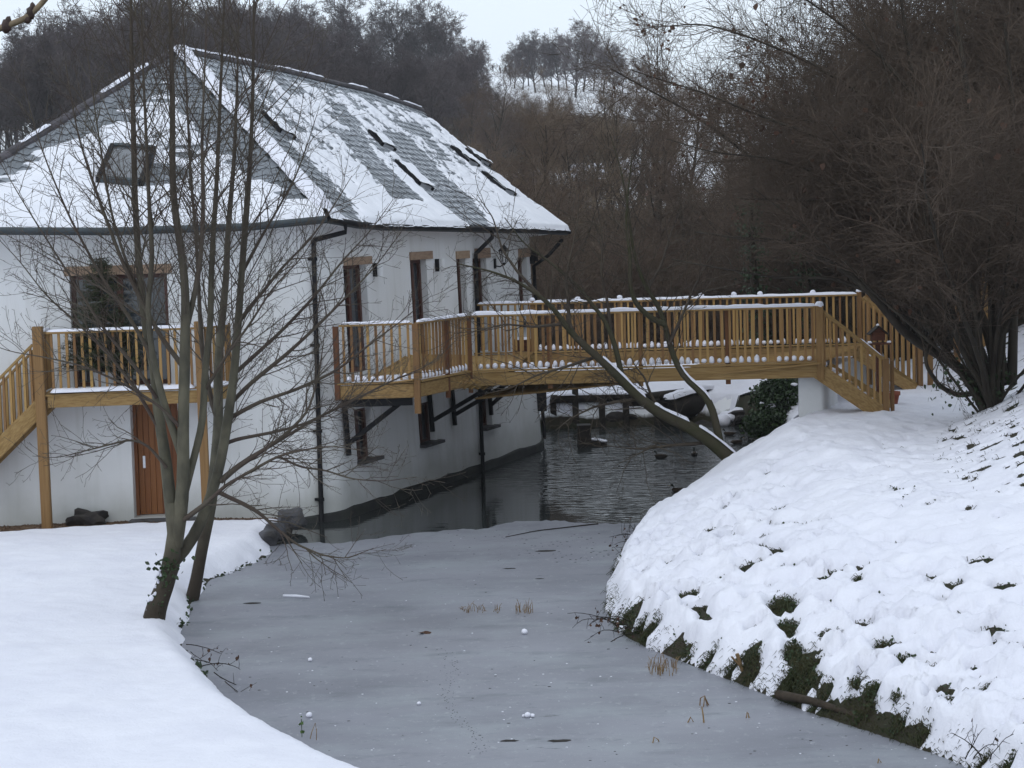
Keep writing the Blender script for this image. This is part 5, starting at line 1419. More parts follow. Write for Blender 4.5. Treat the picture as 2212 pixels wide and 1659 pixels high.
def place_first(proto, px, Y, scale, label, group=None, sink=.1, rz=0):
    d = ray(px, 480); x = d[0] * Y / d[1]
    proto.location = (x, Y, ground_at(x, Y) - sink); proto.rotation_euler = (0, 0, rz); proto.scale = (scale,) * 3; proto['label'] = label
    if group: proto['group'] = group
    return proto
pr = random.Random(9)
# the big hazel on the right slope; it has been cut back above the steps
ENV = lambda x: np.interp(x, [1300, 1500, 1700, 1830, 1890, 1950, 2010, 2040], [440, 560, 570, 590, 635, 690, 745, 830])
_hx = ray(2145, 480); HZ0 = np.array([_hx[0] * 34.0 / _hx[1], 34.0, 0]); HZ0[2] = ground_at(HZ0[0], 34.0) - .1
def _cut(off):
    def f(Q):
        for k in (len(Q) // 2, len(Q) - 1):
            x, y = proj(Q[k] + off)
            if x < 2030 and y > ENV(x): return True
        return False
    return f
PRUNE = _cut(HZ0)
hz = shrub_proto('hazel_tree', 101, 7.2, 27, .40, HAZEL, HAZT, 1.0, (-.28, -.03), .0055, (26, 11, 5), -.012, .006, .40)
PRUNE = _cut(np.zeros(3))
place_first(hz, 2145, 34.0, 1.0, 'huge dark many stemmed hazel spreading from the snowy slope at the right', None, .1)
hz2 = dup(hz, (11.6, 41.0, ground_at(11.6, 41.0)), 2.2, 1.15, 'second dense dark hazel close behind the big one at the right', None, (.0, -.10))
place_tree(hz, 2030, 58, 1.35, 'dark hazel standing behind the top of the bridge steps', None, .1, rz=.5)
place_tree(hz, 1930, 56, 1.2, 'dark hazel thicket left of the tall hazels, beyond the far bridge rail', None, .1, rz=4.0, tilt=(0, .15))
place_tree(hz, 2085, 49, 1.6, 'tall dark hazel above the far corner of the steps, behind the big one', None, .1, rz=5.2)
place_tree(hz, 2170, 45, 1.7, 'dark hazel whose crown fills the top right corner', None, .1, rz=2.9)
place_tree(hz, 1960, 53, 1.2, 'dark hazel over the far rail left of the steps', None, .1, rz=3.3)
place_tree(hz, 2290, 47, 1.35, 'dark hazel at the right edge of the photo behind the big hazel', None, .1, rz=1.2)
# extra low limbs of the big hazel, drawn where they sweep over the steps
YH = 34.2; T = {'st': Tubes(), 'tw': Tubes()}; rng = np.random.RandomState(19)
for pts, w0, w1 in (([(2120, 838), (2050, 775), (1990, 745), (1945, 712), (1890, 640), (1830, 585), (1780, 560), (1700, 520), (1600, 515), (1500, 500)], 26, 4),
                    ([(2125, 845), (2070, 855), (2030, 835), (2000, 790), (1998, 760), (2015, 735), (2010, 690)], 14, 4),
                    ([(2140, 840), (2080, 730), (2020, 610), (1960, 520), (1900, 470), (1820, 440), (1720, 430), (1600, 430)], 24, 4),
                    ([(2160, 835), (2130, 700), (2060, 560), (2000, 420), (1920, 330), (1830, 280), (1700, 250)], 24, 4),
                    ([(2150, 835), (2110, 740), (2075, 640), (2040, 540), (2010, 400), (1985, 250), (1960, 100), (1940, -50)], 22, 5),
                    ([(2170, 830), (2150, 700), (2140, 560), (2120, 400), (2090, 200), (2060, 0)], 26, 6),
                    ([(2185, 830), (2190, 650), (2180, 450), (2190, 250), (2170, 50)], 24, 6),
                    ([(2130, 830), (2090, 780), (2060, 700), (2050, 600), (2030, 480), (2000, 380)], 18, 5),
                    ([(1995, 420), (1900, 350), (1780, 300), (1640, 250), (1520, 200), (1420, 170), (1360, 150)], 10, 2),
                    ([(1960, 300), (1860, 200), (1740, 130), (1620, 80), (1520, 50), (1400, 60)], 10, 2),
                    ([(1900, 640), (1800, 600), (1680, 600), (1560, 580), (1450, 560)], 9, 2),
                    ([(2010, 250), (1900, 120), (1800, 40), (1700, -30)], 10, 3), ([(2040, 540), (1920, 480), (1790, 380), (1660, 340), (1540, 330), (1440, 300)], 10, 2)):
    P = smooth_path([atY(x, y, YH + .4 * math.sin(i * 1.3)) for i, (x, y) in enumerate(pts)], 30); t = np.linspace(0, 1, 30)
    R = (w0 * (1 - t) + w1 * t) * YH / FPX / 2; T['st'].add(P, R, 7)
    sprout(T, P, R, 0, [dict(n=22, t0=.22, ang=(22, 60), len=(.6, 2.0), r=.012, seg=7, wob=.10, up=.012, tube='tw', k=3, tap=.3, tip=.4, rmin=.004),
                        dict(n=9, t0=.12, ang=(25, 65), len=(.25, .8), r=.006, seg=5, wob=.12, up=.01, tube='tw', k=3, tap=.3, tip=.6, rmin=.003),
                        dict(n=5, t0=.15, ang=(25, 70), len=(.1, .35), r=.004, seg=3, wob=.1, up=.0, tube='tw', k=3, tap=.2, tip=.7, rmin=.0026)], rng)
PRUNE = None
hl = thing('hazel_tree', 'front hazel whose low limbs sweep left over the bridge steps', 'tree', tuple(atY(2130, 840, YH)))
T['st'].build('stems', HAZEL, hl); T['tw'].build('twigs', HAZT, hl)
tips = np.concatenate([np.array([a[-1] for a, _ in L]) for (k_, s_), L in T['tw'].g.items() if k_ == 3])
tips = tips[tips[:, 0] < 5.2]
lf = tips[rng.rand(len(tips)) < .022]; leaves('dead_leaves', lf, .065, LEAFB, hl, rng, per=3, spread=.05)
leaves('ivy', [atY(2110 + rng.randn() * 45, 832 + rng.randn() * 22, YH - .3) for _ in range(260)], .075, LEAFG, hl, rng, spread=.12)

# the thicket behind the pond and the house
th = [shrub_proto('thicket_shrub', 201 + i, 5.0, 18, .36, HAZEL, THICK, 1.0, (0, 0), .010, (9, 7, 4), -.006) for i in range(3)]
TG = 'bare shrubs of the thicket behind the pond'
TL = 'bare brown shrub in the tangled thicket behind the pond and bridge'
spots = []
ttop = lambda px, Y: np.interp(px, [900, 1000, 1180, 1230, 1480, 1560, 1700, 2300], [300, 300, 330, 425, 425, 330, 300, 300]) if Y < 120 else np.interp(px, [850, 950, 1050, 1150, 1300, 1400, 1480, 1600], [215, 205, 185, 195, 225, 262, 268, 250])
for i in range(46):
    spots.append((1130 + 17 * i + pr.uniform(-8, 8), pr.uniform(58.5, 63)))
for i in range(100):
    Y = pr.uniform(64, 112); px = pr.uniform(950, 2300)
    spots.append((px, Y))
for i in range(95):
    Y = pr.choice((190, 215, 240, 262, 285, 305)) + pr.uniform(-10, 10); px = pr.uniform(820, 1560)
    spots.append((px, Y))
for i in range(44):
    Y = pr.uniform(325, 385); px = pr.choice((pr.uniform(1000, 1068), pr.uniform(1105, 1400), pr.uniform(1105, 1400)))
    spots.append((px, Y))
spots.sort(key=lambda q: q[1])
for i, (px, Y) in enumerate(spots):
    k = th[i % 3]; d_ = ray(px, 480); x_ = d_[0] * Y / d_[1]; by = proj((x_, Y, ground_at(x_, Y)))[1]
    sc = (by - ttop(px, Y) - pr.uniform(-10, 60)) * Y / FPX / 5.0
    if sc < .25: continue
    sc = min(sc, 1.5) if Y > 63.5 else min(sc, pr.uniform(.5, .8))
    if i < 3: place_first(k, px, Y, sc, TL, TG); continue
    place_tree(k, px, Y, sc, TL, TG, prng=pr)
tp = [tree_proto('young_tree', 251 + i, 9.0, HAZEL, THICK, .010, 18, .62, .2, (8, 6, 4)) for i in range(2)]
TL2 = 'slender bare young tree rising out of the brown thicket'
yspots = [(1180, 84, .85), (1275, 95, .95), (1330, 72, .62), (1060, 150, 1.1), (1425, 78, .95), (1500, 66, .75), (1560, 85, .9), (1640, 70, .8), (1700, 90, .9), (1120, 100, .8), (1010, 170, .9), (1395, 105, 1.0), (1200, 160, 1.0), (1760, 66, .8), (1470, 100, 1.0), (1830, 75, .9), (1600, 100, .9), (1900, 85, 1.0), (1225, 100, .85), (1260, 88, .8), (1300, 104, .95), (1345, 92, .9), (1372, 110, .95), (1410, 88, .85), (1445, 108, .95), (1140, 88, .8), (1320, 84, .8)]
for i, (px, Y, sc) in enumerate(yspots):
    if i < 2: place_first(tp[i], px, Y, sc, TL2, 'young trees in the thicket'); continue
    place_tree(tp[i % 2], px, Y, sc, TL2, 'young trees in the thicket', prng=pr)

# the wood on the hill
wp = [tree_proto('woodland_tree', 301 + i, 13.0, WOODT, WOOD, .034, 18, 1.05, .22 + .05 * i, (9, 7, 4)) for i in range(4)]
WG = 'trees of the bare wood on the hill behind the house'
WL = 'bare tree in the dark wood that covers the hillside behind the house roof'
first = [True] * 4
sky_top = lambda x: np.interp(x, [-120, 0, 60, 110, 150, 250, 330, 370, 420, 470, 560, 640, 720, 800], [250, 185, 135, 95, 85, 60, 25, 5, 20, 40, 55, 60, 95, 150])
rows = []
for Y, n in ((180, 16), (205, 20), (230, 24), (255, 26), (280, 28), (305, 28), (330, 26), (355, 24)):
    for j in range(n):
        px = -130 + (1130 if Y > 250 else 1180) * (j + pr.uniform(.1, .9)) / n
        rows.append((px, Y + pr.uniform(-9, 9)))
for i, (px, Y) in enumerate(rows):
    k = i % 4; d = ray(px, 480); x = d[0] * Y / d[1]; zb = ground_at(x, Y)
    base_y = proj((x, Y, zb))[1]
    Hmax = (base_y - sky_top(px) - pr.uniform(0, 25)) * Y / FPX
    sc = min(pr.uniform(.85, 1.35), Hmax / 12.6)
    if sc < .35: continue
    if px > 700 and Y > 240: sc = min(sc, .62)
    if first[k]: place_first(wp[k], px, Y, sc, WL, WG); first[k] = False
    else: place_tree(wp[k], px, Y, sc, WL, WG, prng=pr)
# the trees one can pick out on the skyline
fp = [tree_proto('skyline_tree', 401 + i, 13.0, WOODT, WOOD, .036, 26, 1.12, .12 + .04 * i, (9, 7, 4)) for i in range(3)]
for px, Y, ht, kk, w, lab in ((775, 330, 20, 0, .62, 'tallest round crowned bare tree on the skyline above the roof ridge'), (884, 300, 45, 1, .60, 'bare skyline tree with a dense crown, left of the pair in the middle'), (985, 300, 42, 2, .75, 'broad bare skyline tree nearest the snowy gap with the walkers'),
                              (700, 340, 50, 3, .7, 'bare skyline tree just left of the tallest one'), (1165, 360, 92, 0, .75, 'wide bare tree on the skyline right of the snowy gap'), (1250, 350, 75, 3, .8, 'tall spreading bare tree standing right of the snowy gap'), (1310, 370, 110, 2, .55, 'smaller bare tree at the right end of the skyline trees'), (935, 320, 85, 0, .55, 'narrow bare tree between two larger skyline crowns'), (830, 340, 80, 2, .6, 'low bare tree on the skyline between the tallest tree and the dense crown'), (1030, 340, 112, 3, .6, 'low bare tree at the left edge of the snowy gap'), (1120, 380, 118, 1, .6, 'low bare tree just right of the snowy gap on the skyline'), (1215, 370, 100, 2, .6, 'bare tree between the two large crowns right of the snowy gap')):
    d = ray(px, 480); x = d[0] * Y / d[1]; zb = ground_at(x, Y); H = (proj((x, Y, zb))[1] - ht) * Y / FPX
    sc_ = (H / 12.6 * 1.12, H / 12.6 * 1.12, H / 12.6)
    if not fp[kk % 3]['label']: q = fp[kk % 3]; q.location = (x, Y, zb); q.scale = sc_; q['label'] = lab
    else: dup(fp[kk % 3], (x, Y, zb), pr.uniform(0, 6), sc_, lab, None)

RL = 'slight bare tree in the broken row along the snowy skyline'
for px, Y, ht in ((1000, 350, 105), (1022, 372, 118), (1048, 385, 128), (1112, 395, 128), (1138, 372, 112), (1150, 390, 105), (1185, 385, 98), (1200, 372, 110), (1232, 388, 95), (1268, 372, 92), (1290, 385, 108), (1335, 372, 120), (1352, 388, 132), (1380, 365, 140), (1405, 380, 150), (1430, 372, 160), (745, 345, 70), (850, 350, 75), (915, 345, 85), (960, 352, 80)):
    d = ray(px, 480); x = d[0] * Y / d[1]; zb = ground_at(x, Y); H = (proj((x, Y, zb))[1] - ht) * Y / FPX
    dup(fp[pr.randrange(3)], (x, Y, zb), pr.uniform(0, 6), (H / 12.6 * 1.1, H / 12.6 * 1.1, H / 12.6), RL, 'slight trees along the skyline')
# ------------------------------------------------------------------ small things
R5 = np.random.RandomState(55)
def rock(label, x, y, z, wpx, hpx, m, seed, deep=.7, cat='rock', snow=False):
    c = atz(x, y, z); s = c[1] / FPX
    rw, rh = wpx * s / 2, hpx * s / 2
    V = SPH_V.copy(); q = V * 1.0
    V = np.sign(V) * np.abs(V) ** .80
    V = V * (1 + .75 * (np.stack([vn(q[:, 0] * 1.6 + 5, q[:, 1] * 1.6 + q[:, 2] * 1.3, seed)] * 3, 1) - .5) + .06 * (np.random.RandomState(seed).rand(len(V), 1) - .5))
    V = V * [rw, rw * deep, rh] + c + [0, 0, rh * .8]
    o = obj('rock', V, SPH_F, m, None); return tag(o, label, cat)
rock('dark boulder lying on the gravel beside the balcony post', 190, 1134, .16, 80, 38, STONE, 3, .6)
rock('upper grey boulder where the house corner meets the pond', 628, 1138, .10, 62, 46, STONEG, 7, .8)
rock('flat grey boulder with its face to the ice, below the house corner', 588, 1172, .05, 56, 46, STONEG, 12, .7)
rock('small dark rock between the boulders at the house corner', 612, 1158, .03, 40, 30, STONE, 19, .8)
# gravel strip along the foot of the house
gp = R5.rand(5200, 2); gx2 = -12.5 + 9.0 * gp[:, 0]; gy2 = 33.25 + 1.7 * gp[:, 1]
yl = np.interp(gx2, [-15, -9.2, -5.2, -3.6], [33.15, 33.45, 34.1, 34.75]); yw = np.interp(gx2, [-13, -5, -3.6], [34.6, 35.1, 35.4])
ok = (gy2 > yl - .1) & (gy2 < yw); gx2, gy2 = gx2[ok], gy2[ok]; gz2 = land(gx2, gy2)[0]
oct_v = np.array([(1, 0, 0), (-1, 0, 0), (0, 1, 0), (0, -1, 0), (0, 0, 1), (0, 0, -1)]) * .022
oct_f = np.array([(0, 2, 4), (2, 1, 4), (1, 3, 4), (3, 0, 4), (2, 0, 5), (1, 2, 5), (3, 1, 5), (0, 3, 5)])
n = len(gx2); V = oct_v[None] * R5.uniform(.5, 1.4, (n, 1, 3)) + np.stack([gx2, gy2, gz2 + .006], 1)[:, None]
obj('gravel', V.reshape(-1, 3), (oct_f[None] + np.arange(n)[:, None, None] * 6).reshape(-1, 3), GRAV, kind='stuff')
X_, Y_ = np.meshgrid(np.linspace(-13, -3.5, 80), np.linspace(0, 1, 12), indexing='ij')
y0_ = np.interp(X_, [-15, -9.2, -5.2, -3.6], [33.15, 33.45, 34.1, 34.75]) - .25; y1_ = np.interp(X_, [-13, -5, -3.6], [34.75, 35.25, 35.5])
YY = y0_ * (1 - Y_) + y1_ * Y_; grid_obj('gravel_bed', np.stack([X_, YY, land(X_, YY)[0] + .006], -1), GRAV, kind='structure')

# conifer in a pot on the balcony
c = atz(222, 842, ZB) ; c = np.array([c[0], 34.42, ZB])
ct = thing('conifer', 'dark potted conifer standing on the balcony before the glazed door', 'tree', tuple(c))
T = {'a': Tubes()}; pts = []
T['a'].add(np.array([c + [0, 0, .2], c + [0.02, 0, 1.2], c + [0, 0, 2.35]]), np.array([.035, .025, .008]), 6)
for i in range(330):
    z = .30 + 2.0 * R5.rand() ** 1.15; az = R5.rand() * 6.283; L = (.85 * (1 - z / 2.5) + .08) * R5.uniform(.75, 1.1)
    d = np.array([math.cos(az), math.sin(az) * .75, -.10 + .2 * R5.rand()]); P = walk(c + [0, 0, z], d, L, 5, .06, .03, R5); T['a'].add(P, np.linspace(.008, .003, 5), 3)
    for t in np.linspace(.15, 1, max(3, int(L * 26))):
        x = t * 4; k = min(int(x), 3); p = P[k] * (1 - x + k) + P[k + 1] * (x - k)
        for _ in range(6): pts.append(p + R5.randn(3) * .008)
pts = np.array(pts); n = len(pts); d = R5.randn(n, 3); d[:, 2] += .25; d /= np.linalg.norm(d, axis=1, keepdims=True); s = np.cross(d, R5.randn(n, 3)); s /= np.linalg.norm(s, axis=1, keepdims=True)
L = R5.uniform(.035, .085, (n, 1)); V = np.stack([pts - s * .006, pts + s * .006, pts + d * L], 1).reshape(-1, 3)
T['a'].build('trunk', BARKD, ct); obj('foliage', V, np.arange(3 * n).reshape(-1, 3), CONIF, ct)
g = Geo(); g.tube([c, c + [0, 0, .3]], [.17, .21], 16); g.obj('pot', WHITEP, ct, True)

# bird table, pot, posts by the steps
c = atY(1896, 722, 38.4); t = thing('bird_table', 'small reddish wooden bird table with a pitched roof behind the near steps', 'bird table', (float(c[0]), float(c[1]), 1.5))
g = Geo(); w = .13
g.add([c + [-w, -.1, -.12], c + [w, -.1, -.12], c + [w, -.1, .03], c + [0, -.1, .14], c + [-w, -.1, .03], c + [-w, .1, -.12], c + [w, .1, -.12], c + [w, .1, .03], c + [0, .1, .14], c + [-w, .1, .03]], [(0, 1, 2, 3, 4), (9, 8, 7, 6, 5), (0, 5, 6, 1), (1, 6, 7, 2), (4, 9, 5, 0)])
g.obj('box', REDW, t)
for s in (-1, 1): 
    g = Geo(); g.box(c + [0, 0, .165], c + [s * .19, 0, .0], .3, .022, up=(s * .5, 0, .8)); g.obj('roof_board', DWOOD, t)
g = Geo(); g.aabb(c + [-.24, -.16, -.20], c + [.24, .16, -.17]); g.obj('tray', REDW, t)
g = Geo(); g.box([c[0], c[1], 1.35], c + [0, 0, -.20], .08, .08); g.obj('post', REDW, t)
g = Geo(); [g.lump(c + [x_, -.12, -.155], .03, i) for i, x_ in enumerate((-.2, -.17, .18, .21))]; g.lump(c + [0, 0, .18], .03, 3); g.obj('snow', SNOW, t, True)
c = atz(1936, 878, 1.58) + [0, .5, 0]; c[2] = ground_at(c[0], c[1]) + .02
pot = thing('flower_pot', 'terracotta flower pot in the snow beside the foot of the steps', 'pot', tuple(c))
g = Geo(); prof = [(.10, 0), (.145, .26), (.165, .26), (.165, .33), (.14, .33), (.12, .22)]; m = 20
V = [(c[0] + r * math.cos(a) * 1.1, c[1] + r * math.sin(a) * 1.1, c[2] + z) for r, z in prof for a in np.arange(m) * 2 * math.pi / m]
g.add(V, [(k * m + i, k * m + (i + 1) % m, (k + 1) * m + (i + 1) % m, (k + 1) * m + i) for k in range(5) for i in range(m)]); g.obj('body', TERRA, pot, True)
g = Geo(); g.lump(c + [0, 0, .26], .14, 2, (1, 1, .45)); g.obj('snow', SNOW, pot, True)
for px, py, lab in ((2066, 655, 'short ochre wooden post seen through the hazel stems, the left of two'), (2126, 612, 'short ochre wooden post seen through the hazel stems, the higher of two')):
    c = atY(px, py, 44.5); g = Geo(); z0 = ground_at(c[0], c[1]); z0 = min(z0, c[2] - .5)
    g.box([c[0], c[1], z0 - .2], c + [0, 0, .25], .13, .13); o = g.obj('wooden_post', TIMBP); tag(o, lab, 'post')

# far end of the pond: old timber edge, posts, log, rocks and an ivy bush
we = thing('timber_weir', 'old dark timber edging with posts along the far end of the pond', 'weir', (2.2, 50.2, 0))
a = atY(1190, 862, 50.15); b = atY(1400, 857, 50.45); c2 = atY(1478, 848, 50.5)
tube_obj('beam', [a, b, c2], .11, DWOOD, we)
for i, x_ in enumerate((1195, 1243, 1300, 1352, 1420, 1470)):
    p = atY(x_, 872, 50.2); g = Geo(); g.box([p[0], p[1], -.4], [p[0], p[1], p[2] + (.42 if i in (1,) else .12)], .16, .16); g.obj('post', DWOOD, we)
for k, zz in enumerate((.12, .34, .56)):
    bar('plank', [a[0] - .6, 50.25, zz], [c2[0] + .2, 50.55, zz], .05, .2, DWOOD, we)
snow_ribbon('snow', [a + [0, -.02, .09], b + [0, -.02, .09]], .16, .05, we, gap=.55, seed=3)
p = [atY(1440, 888, 49.8), atY(1500, 868, 50.4), atY(1560, 858, 51.4)]; o = thing('fallen_log', 'thick dark log with snow on top lying at the far bank', 'log', tuple(p[1]))
tube_obj('log', smooth_path(p, 10), .36, DWOOD, o, 12); snow_ribbon('snow', [q + np.array([0, -.1, .31]) for q in smooth_path(p, 8)], .45, .12, o, gap=.3, seed=5)
g = Geo(); q = atY(1578, 898, 49.6); [g.lump(q + [i * .12 - .2, R5.randn() * .08, -.12 + .04 * i], .22, i, (1, 1, .8)) for i in range(5)]; o = thing('snow_heap', 'lumpy heap of snow on dark stones under the bridge at the far bank', 'snow', tuple(q)); g.obj('snow', SNOW, o, True)
g = Geo(); [g.lump(q + [i * .25 - .7, .1 + R5.randn() * .15, -.45], .35, i + 9, (1, 1, .9)) for i in range(8)]; g.obj('stones', STONE, o)
for i, (x_, y_, w_) in enumerate(((1215, 905, 60), (1335, 905, 80), (1410, 900, 60), (1620, 905, 90))):
    rock(('dark wet stone at the waterline below the weir, nearest the house', 'dark wet stone at the waterline under the middle of the weir', 'dark wet stone at the waterline left of the fallen log', 'large dark stone at the waterline beside the ivy bush')[i], x_, y_ + 12, .0, w_, 34, STONE, 30 + i, .6)
# little landing stage in the water
c = atz(1275, 962, 0); s = thing('landing_stage', 'dark box shaped duck stage with a snowy ramp standing in the water', 'duck stage', (float(c[0]), float(c[1]), 0))
g = Geo(); g.aabb(c + [-.30, -.2, -.3], c + [.02, .25, .50]); g.obj('box', DWOOD, s)
g = Geo(); g.add([c + [.02, -.2, .12], c + [.40, -.2, .04], c + [.40, .25, .04], c + [.02, .25, .12], c + [.02, -.2, -.2], c + [.40, -.2, -.2], c + [.40, .25, -.2], c + [.02, .25, -.2]], [(0, 1, 2, 3), (0, 4, 5, 1), (1, 5, 6, 2), (2, 6, 7, 3)]); g.obj('ramp', DWOOD, s)
g = Geo(); [g.lump(c + [.08 + .06 * i, R5.rand() * .3 - .1, .15 - i * .012], .09, i, (1, 1, .4)) for i in range(5)]; g.obj('snow', SNOW, s, True, kind='stuff')
# ivy bush and ivy trunks
def ivy_mass(root, c, r, n, sz, rng):
    P = rng.randn(n, 3); P /= np.linalg.norm(P, axis=1, keepdims=True); P = P * rng.uniform(.55, 1.05, (n, 1)) * np.array(r) * (1 + .35 * (vn(P[:, 0] * 2.2 + 4, P[:, 2] * 2.2 + P[:, 1], 5)[:, None] - .5)) + c
    leaves('foliage', P, sz, LEAFG, root, rng)
c = atY(1685, 862, 47.0); iv = thing('ivy_bush', 'dark evergreen ivy bush under the bridge left of the white pier', 'bush', (float(c[0]), float(c[1]), .7))
ivy_mass(iv, c, (.62, .6, .62), 3200, .085, R5)
for x_ in (-.3, 0, .25): g = Geo(); g.tube([c + [x_, 0, -.8], c + [x_ * .5, 0, .2]], .03, 5); g.obj('stem', BARKD, iv)
g = Geo(); [g.lump(c + R5.randn(3) * [.3, .1, .2] + [.45, -.5, -.05], R5.uniform(.04, .11), i, (1.2, 1, .6)) for i in range(26)]; g.obj('snow', SNOW, iv, True, kind='stuff')
c = atY(1655, 915, 46.2); iv = thing('ivy_bush', 'low dark ivy hanging to the water at the far bank', 'bush', (float(c[0]), float(c[1]), .3)); ivy_mass(iv, c, (.55, .4, .35), 1500, .08, R5)
for px, y0, y1, Y, lab in ((1637, 520, 640, 52.5, 'ivy clad trunk standing behind the middle of the bridge rail'), (1760, 470, 640, 55.0, 'ivy clad trunk behind the bridge rail left of the big hazel')):
    a = atY(px, y1, Y); b = atY(px - 6, y0, Y); a[2] = ground_at(a[0], Y); t = thing('ivy_clad_tree', lab, 'tree', tuple(a))
    P = walk(a, [-.03, 0, 1], (b[2] - a[2]) * 1.7, 12, .04, .03, R5); Tt = Tubes(); Tt.add(P, np.linspace(.16, .04, 12), 8); Tt.build('trunk', BARKD, t)
    pts = [P[int(k)] + R5.randn(3) * [.20, .2, .12] for k in R5.uniform(0, 9, 1500)]; leaves('ivy', pts, .09, LEAFG, t, R5)

# ducks
def duck(label, x, y, rz, drake=False):
    c = atz(x, y, 0.0); t = thing('duck', label, 'duck', tuple(c), None)
    st = [(-.27, .075, .03), (-.21, .07, .06), (-.12, .055, .095), (0, .05, .115), (.11, .055, .105), (.18, .07, .075), (.215, .085, .03)]
    def loft(st, k, squash=.8):
        V = []; 
        for x_, z_, r in st:
            for a in np.arange(k) * 2 * math.pi / k: V.append((x_, r * math.cos(a), z_ + r * math.sin(a) * squash))
        n = len(st); Q = [(j * k + i, j * k + (i + 1) % k, (j + 1) * k + (i + 1) % k, (j + 1) * k + i) for j in range(n - 1) for i in range(k)] + [tuple(range(k))[::-1], tuple((n - 1) * k + i for i in range(k))]
        return np.array(V), Q
    ca, sa = math.cos(rz), math.sin(rz); Rm = np.array([[ca, sa, 0], [-sa, ca, 0], [0, 0, 1]])
    V, Q = loft(st, 12); V = V * .62; obj('body', V @ Rm + c, Q, DUCKB, t, True)
    V, Q = loft([(.135, .10, .045), (.155, .16, .036), (.17, .20, .04), (.195, .225, .048), (.225, .23, .043), (.25, .222, .026)], 10, 1.0); V = V * .62; obj('head', V @ Rm + c, Q, DUCKH, t, True)
    V, Q = loft([(.24, .218, .022), (.28, .208, .02), (.315, .204, .012)], 8, .5); V = V * .62; obj('bill', V @ Rm + c, Q, STRAW, t, True)
    for s in (-1, 1):
        V, Q = loft([(-.2, .1, .01), (-.1, .10, .035), (.02, .09, .045), (.1, .085, .02)], 8, .9); V = (V * [1, .5, 1] + [0, s * .085, 0]) * .62; obj('wing', V @ Rm + c, Q, DUCKW if drake else DUCKB, t, True)
DUCKB = mat('duck_brown', (.05, .036, .025), .8, col2=(.025, .018, .014), scale=20); DUCKH = mat('duck_head', (.016, .02, .018), .5, col2=(.02, .025, .02), scale=9); DUCKW = mat('duck_flank', (.42, .42, .42), .8, col2=(.3, .3, .3), scale=9)
duck('brown duck swimming below the tip of the low bent tree branch', 1427, 989, 2.7)
duck('black and white drake swimming right of the brown duck', 1500, 983, 1.5, True)
duck('dark duck close under the snowy right bank by the bent trunk', 1592, 958, .4); duck('dark duck at the far side of the open water by the ivy', 1575, 940, 3.0)
duck('pale sided drake near the far stones under the bridge', 1612, 929, .3, True); duck('small dark duck tucked against the right bank near the ice edge', 1466, 1063, 2.9)

# people on the snowy hill: one skin of joints each
PC = [mat('walker_dark_coat', (.02, .02, .025), .9, col2=(.03, .03, .04), scale=5), mat('walker_blue_coat', (.10, .22, .33), .9, col2=(.08, .18, .28), scale=5), mat('walker_grey_coat', (.07, .07, .085), .9, col2=(.05, .05, .06), scale=5)]
SKIN = mat('face', (.4, .25, .2), .7, var=.1)
def person(label, x, y, Y, m, seed):
    d = ray(x, y); px = d[0] * Y / d[1]; z = ground_at(px, Y) + .05; rg = random.Random(seed); t = thing('person', label, 'person', (px, Y, z), None)
    J = [(0, 0, .95), (0, 0, 1.2), (0, 0, 1.45), (0, 0, 1.55), (.10, 0, .92), (.14, -.12, .5), (.15, .02, .04), (.16, -.14, .02), (-.10, 0, .92), (-.15, .14, .5), (-.16, .2, .05), (-.17, .05, .02), (.2, 0, 1.42), (.27, -.05, 1.15), (.25, -.22, .95), (-.2, 0, 1.42), (-.28, .05, 1.15), (-.3, -.05, .9)]
    E = [(0, 1), (1, 2), (2, 3), (0, 4), (4, 5), (5, 6), (6, 7), (0, 8), (8, 9), (9, 10), (10, 11), (2, 12), (12, 13), (13, 14), (2, 15), (15, 16), (16, 17)]
    Rr = [.16, .17, .15, .07, .11, .075, .055, .045, .11, .075, .055, .045, .085, .06, .045, .085, .06, .045]
    me = bpy.data.meshes.new('body'); me.from_pydata(J, E, []); o = bpy.data.objects.new('body', me); COL.objects.link(o); o.parent = t; me.materials.append(m)
    sk = o.modifiers.new('s', 'SKIN')
    for v, r in zip(me.skin_vertices[0].data, Rr): v.radius = (r, r * .8)
    me.skin_vertices[0].data[0].use_root = True
    o.modifiers.new('u', 'SUBSURF').levels = 1
    V = SPH_V * [.095, .11, .13] + [0, -.01, 1.70]; h = obj('head', V, SPH_F, SKIN, None, True); h.parent = t
    V = SPH_V[SPH_V[:, 2] > -2] * [.11, .12, .10] + [0, .01, 1.76]; h = obj('hat', V, SPH_F, m, None, True); h.parent = t
    t.rotation_euler = (0, 0, rg.uniform(-1, 1)); return t
person('walker in a dark coat lowest on the snowy hill between the skyline trees', 1080, 150, 470, PC[0], 1); person('walker in dark clothes at the left on the snowy hill crest', 1064, 128, 488, PC[0], 2)
person('walker in a pale blue coat on the snowy hill crest', 1092, 130, 489, PC[1], 3); person('walker in a grey coat at the right on the snowy hill crest', 1101, 130, 489, PC[2], 4)

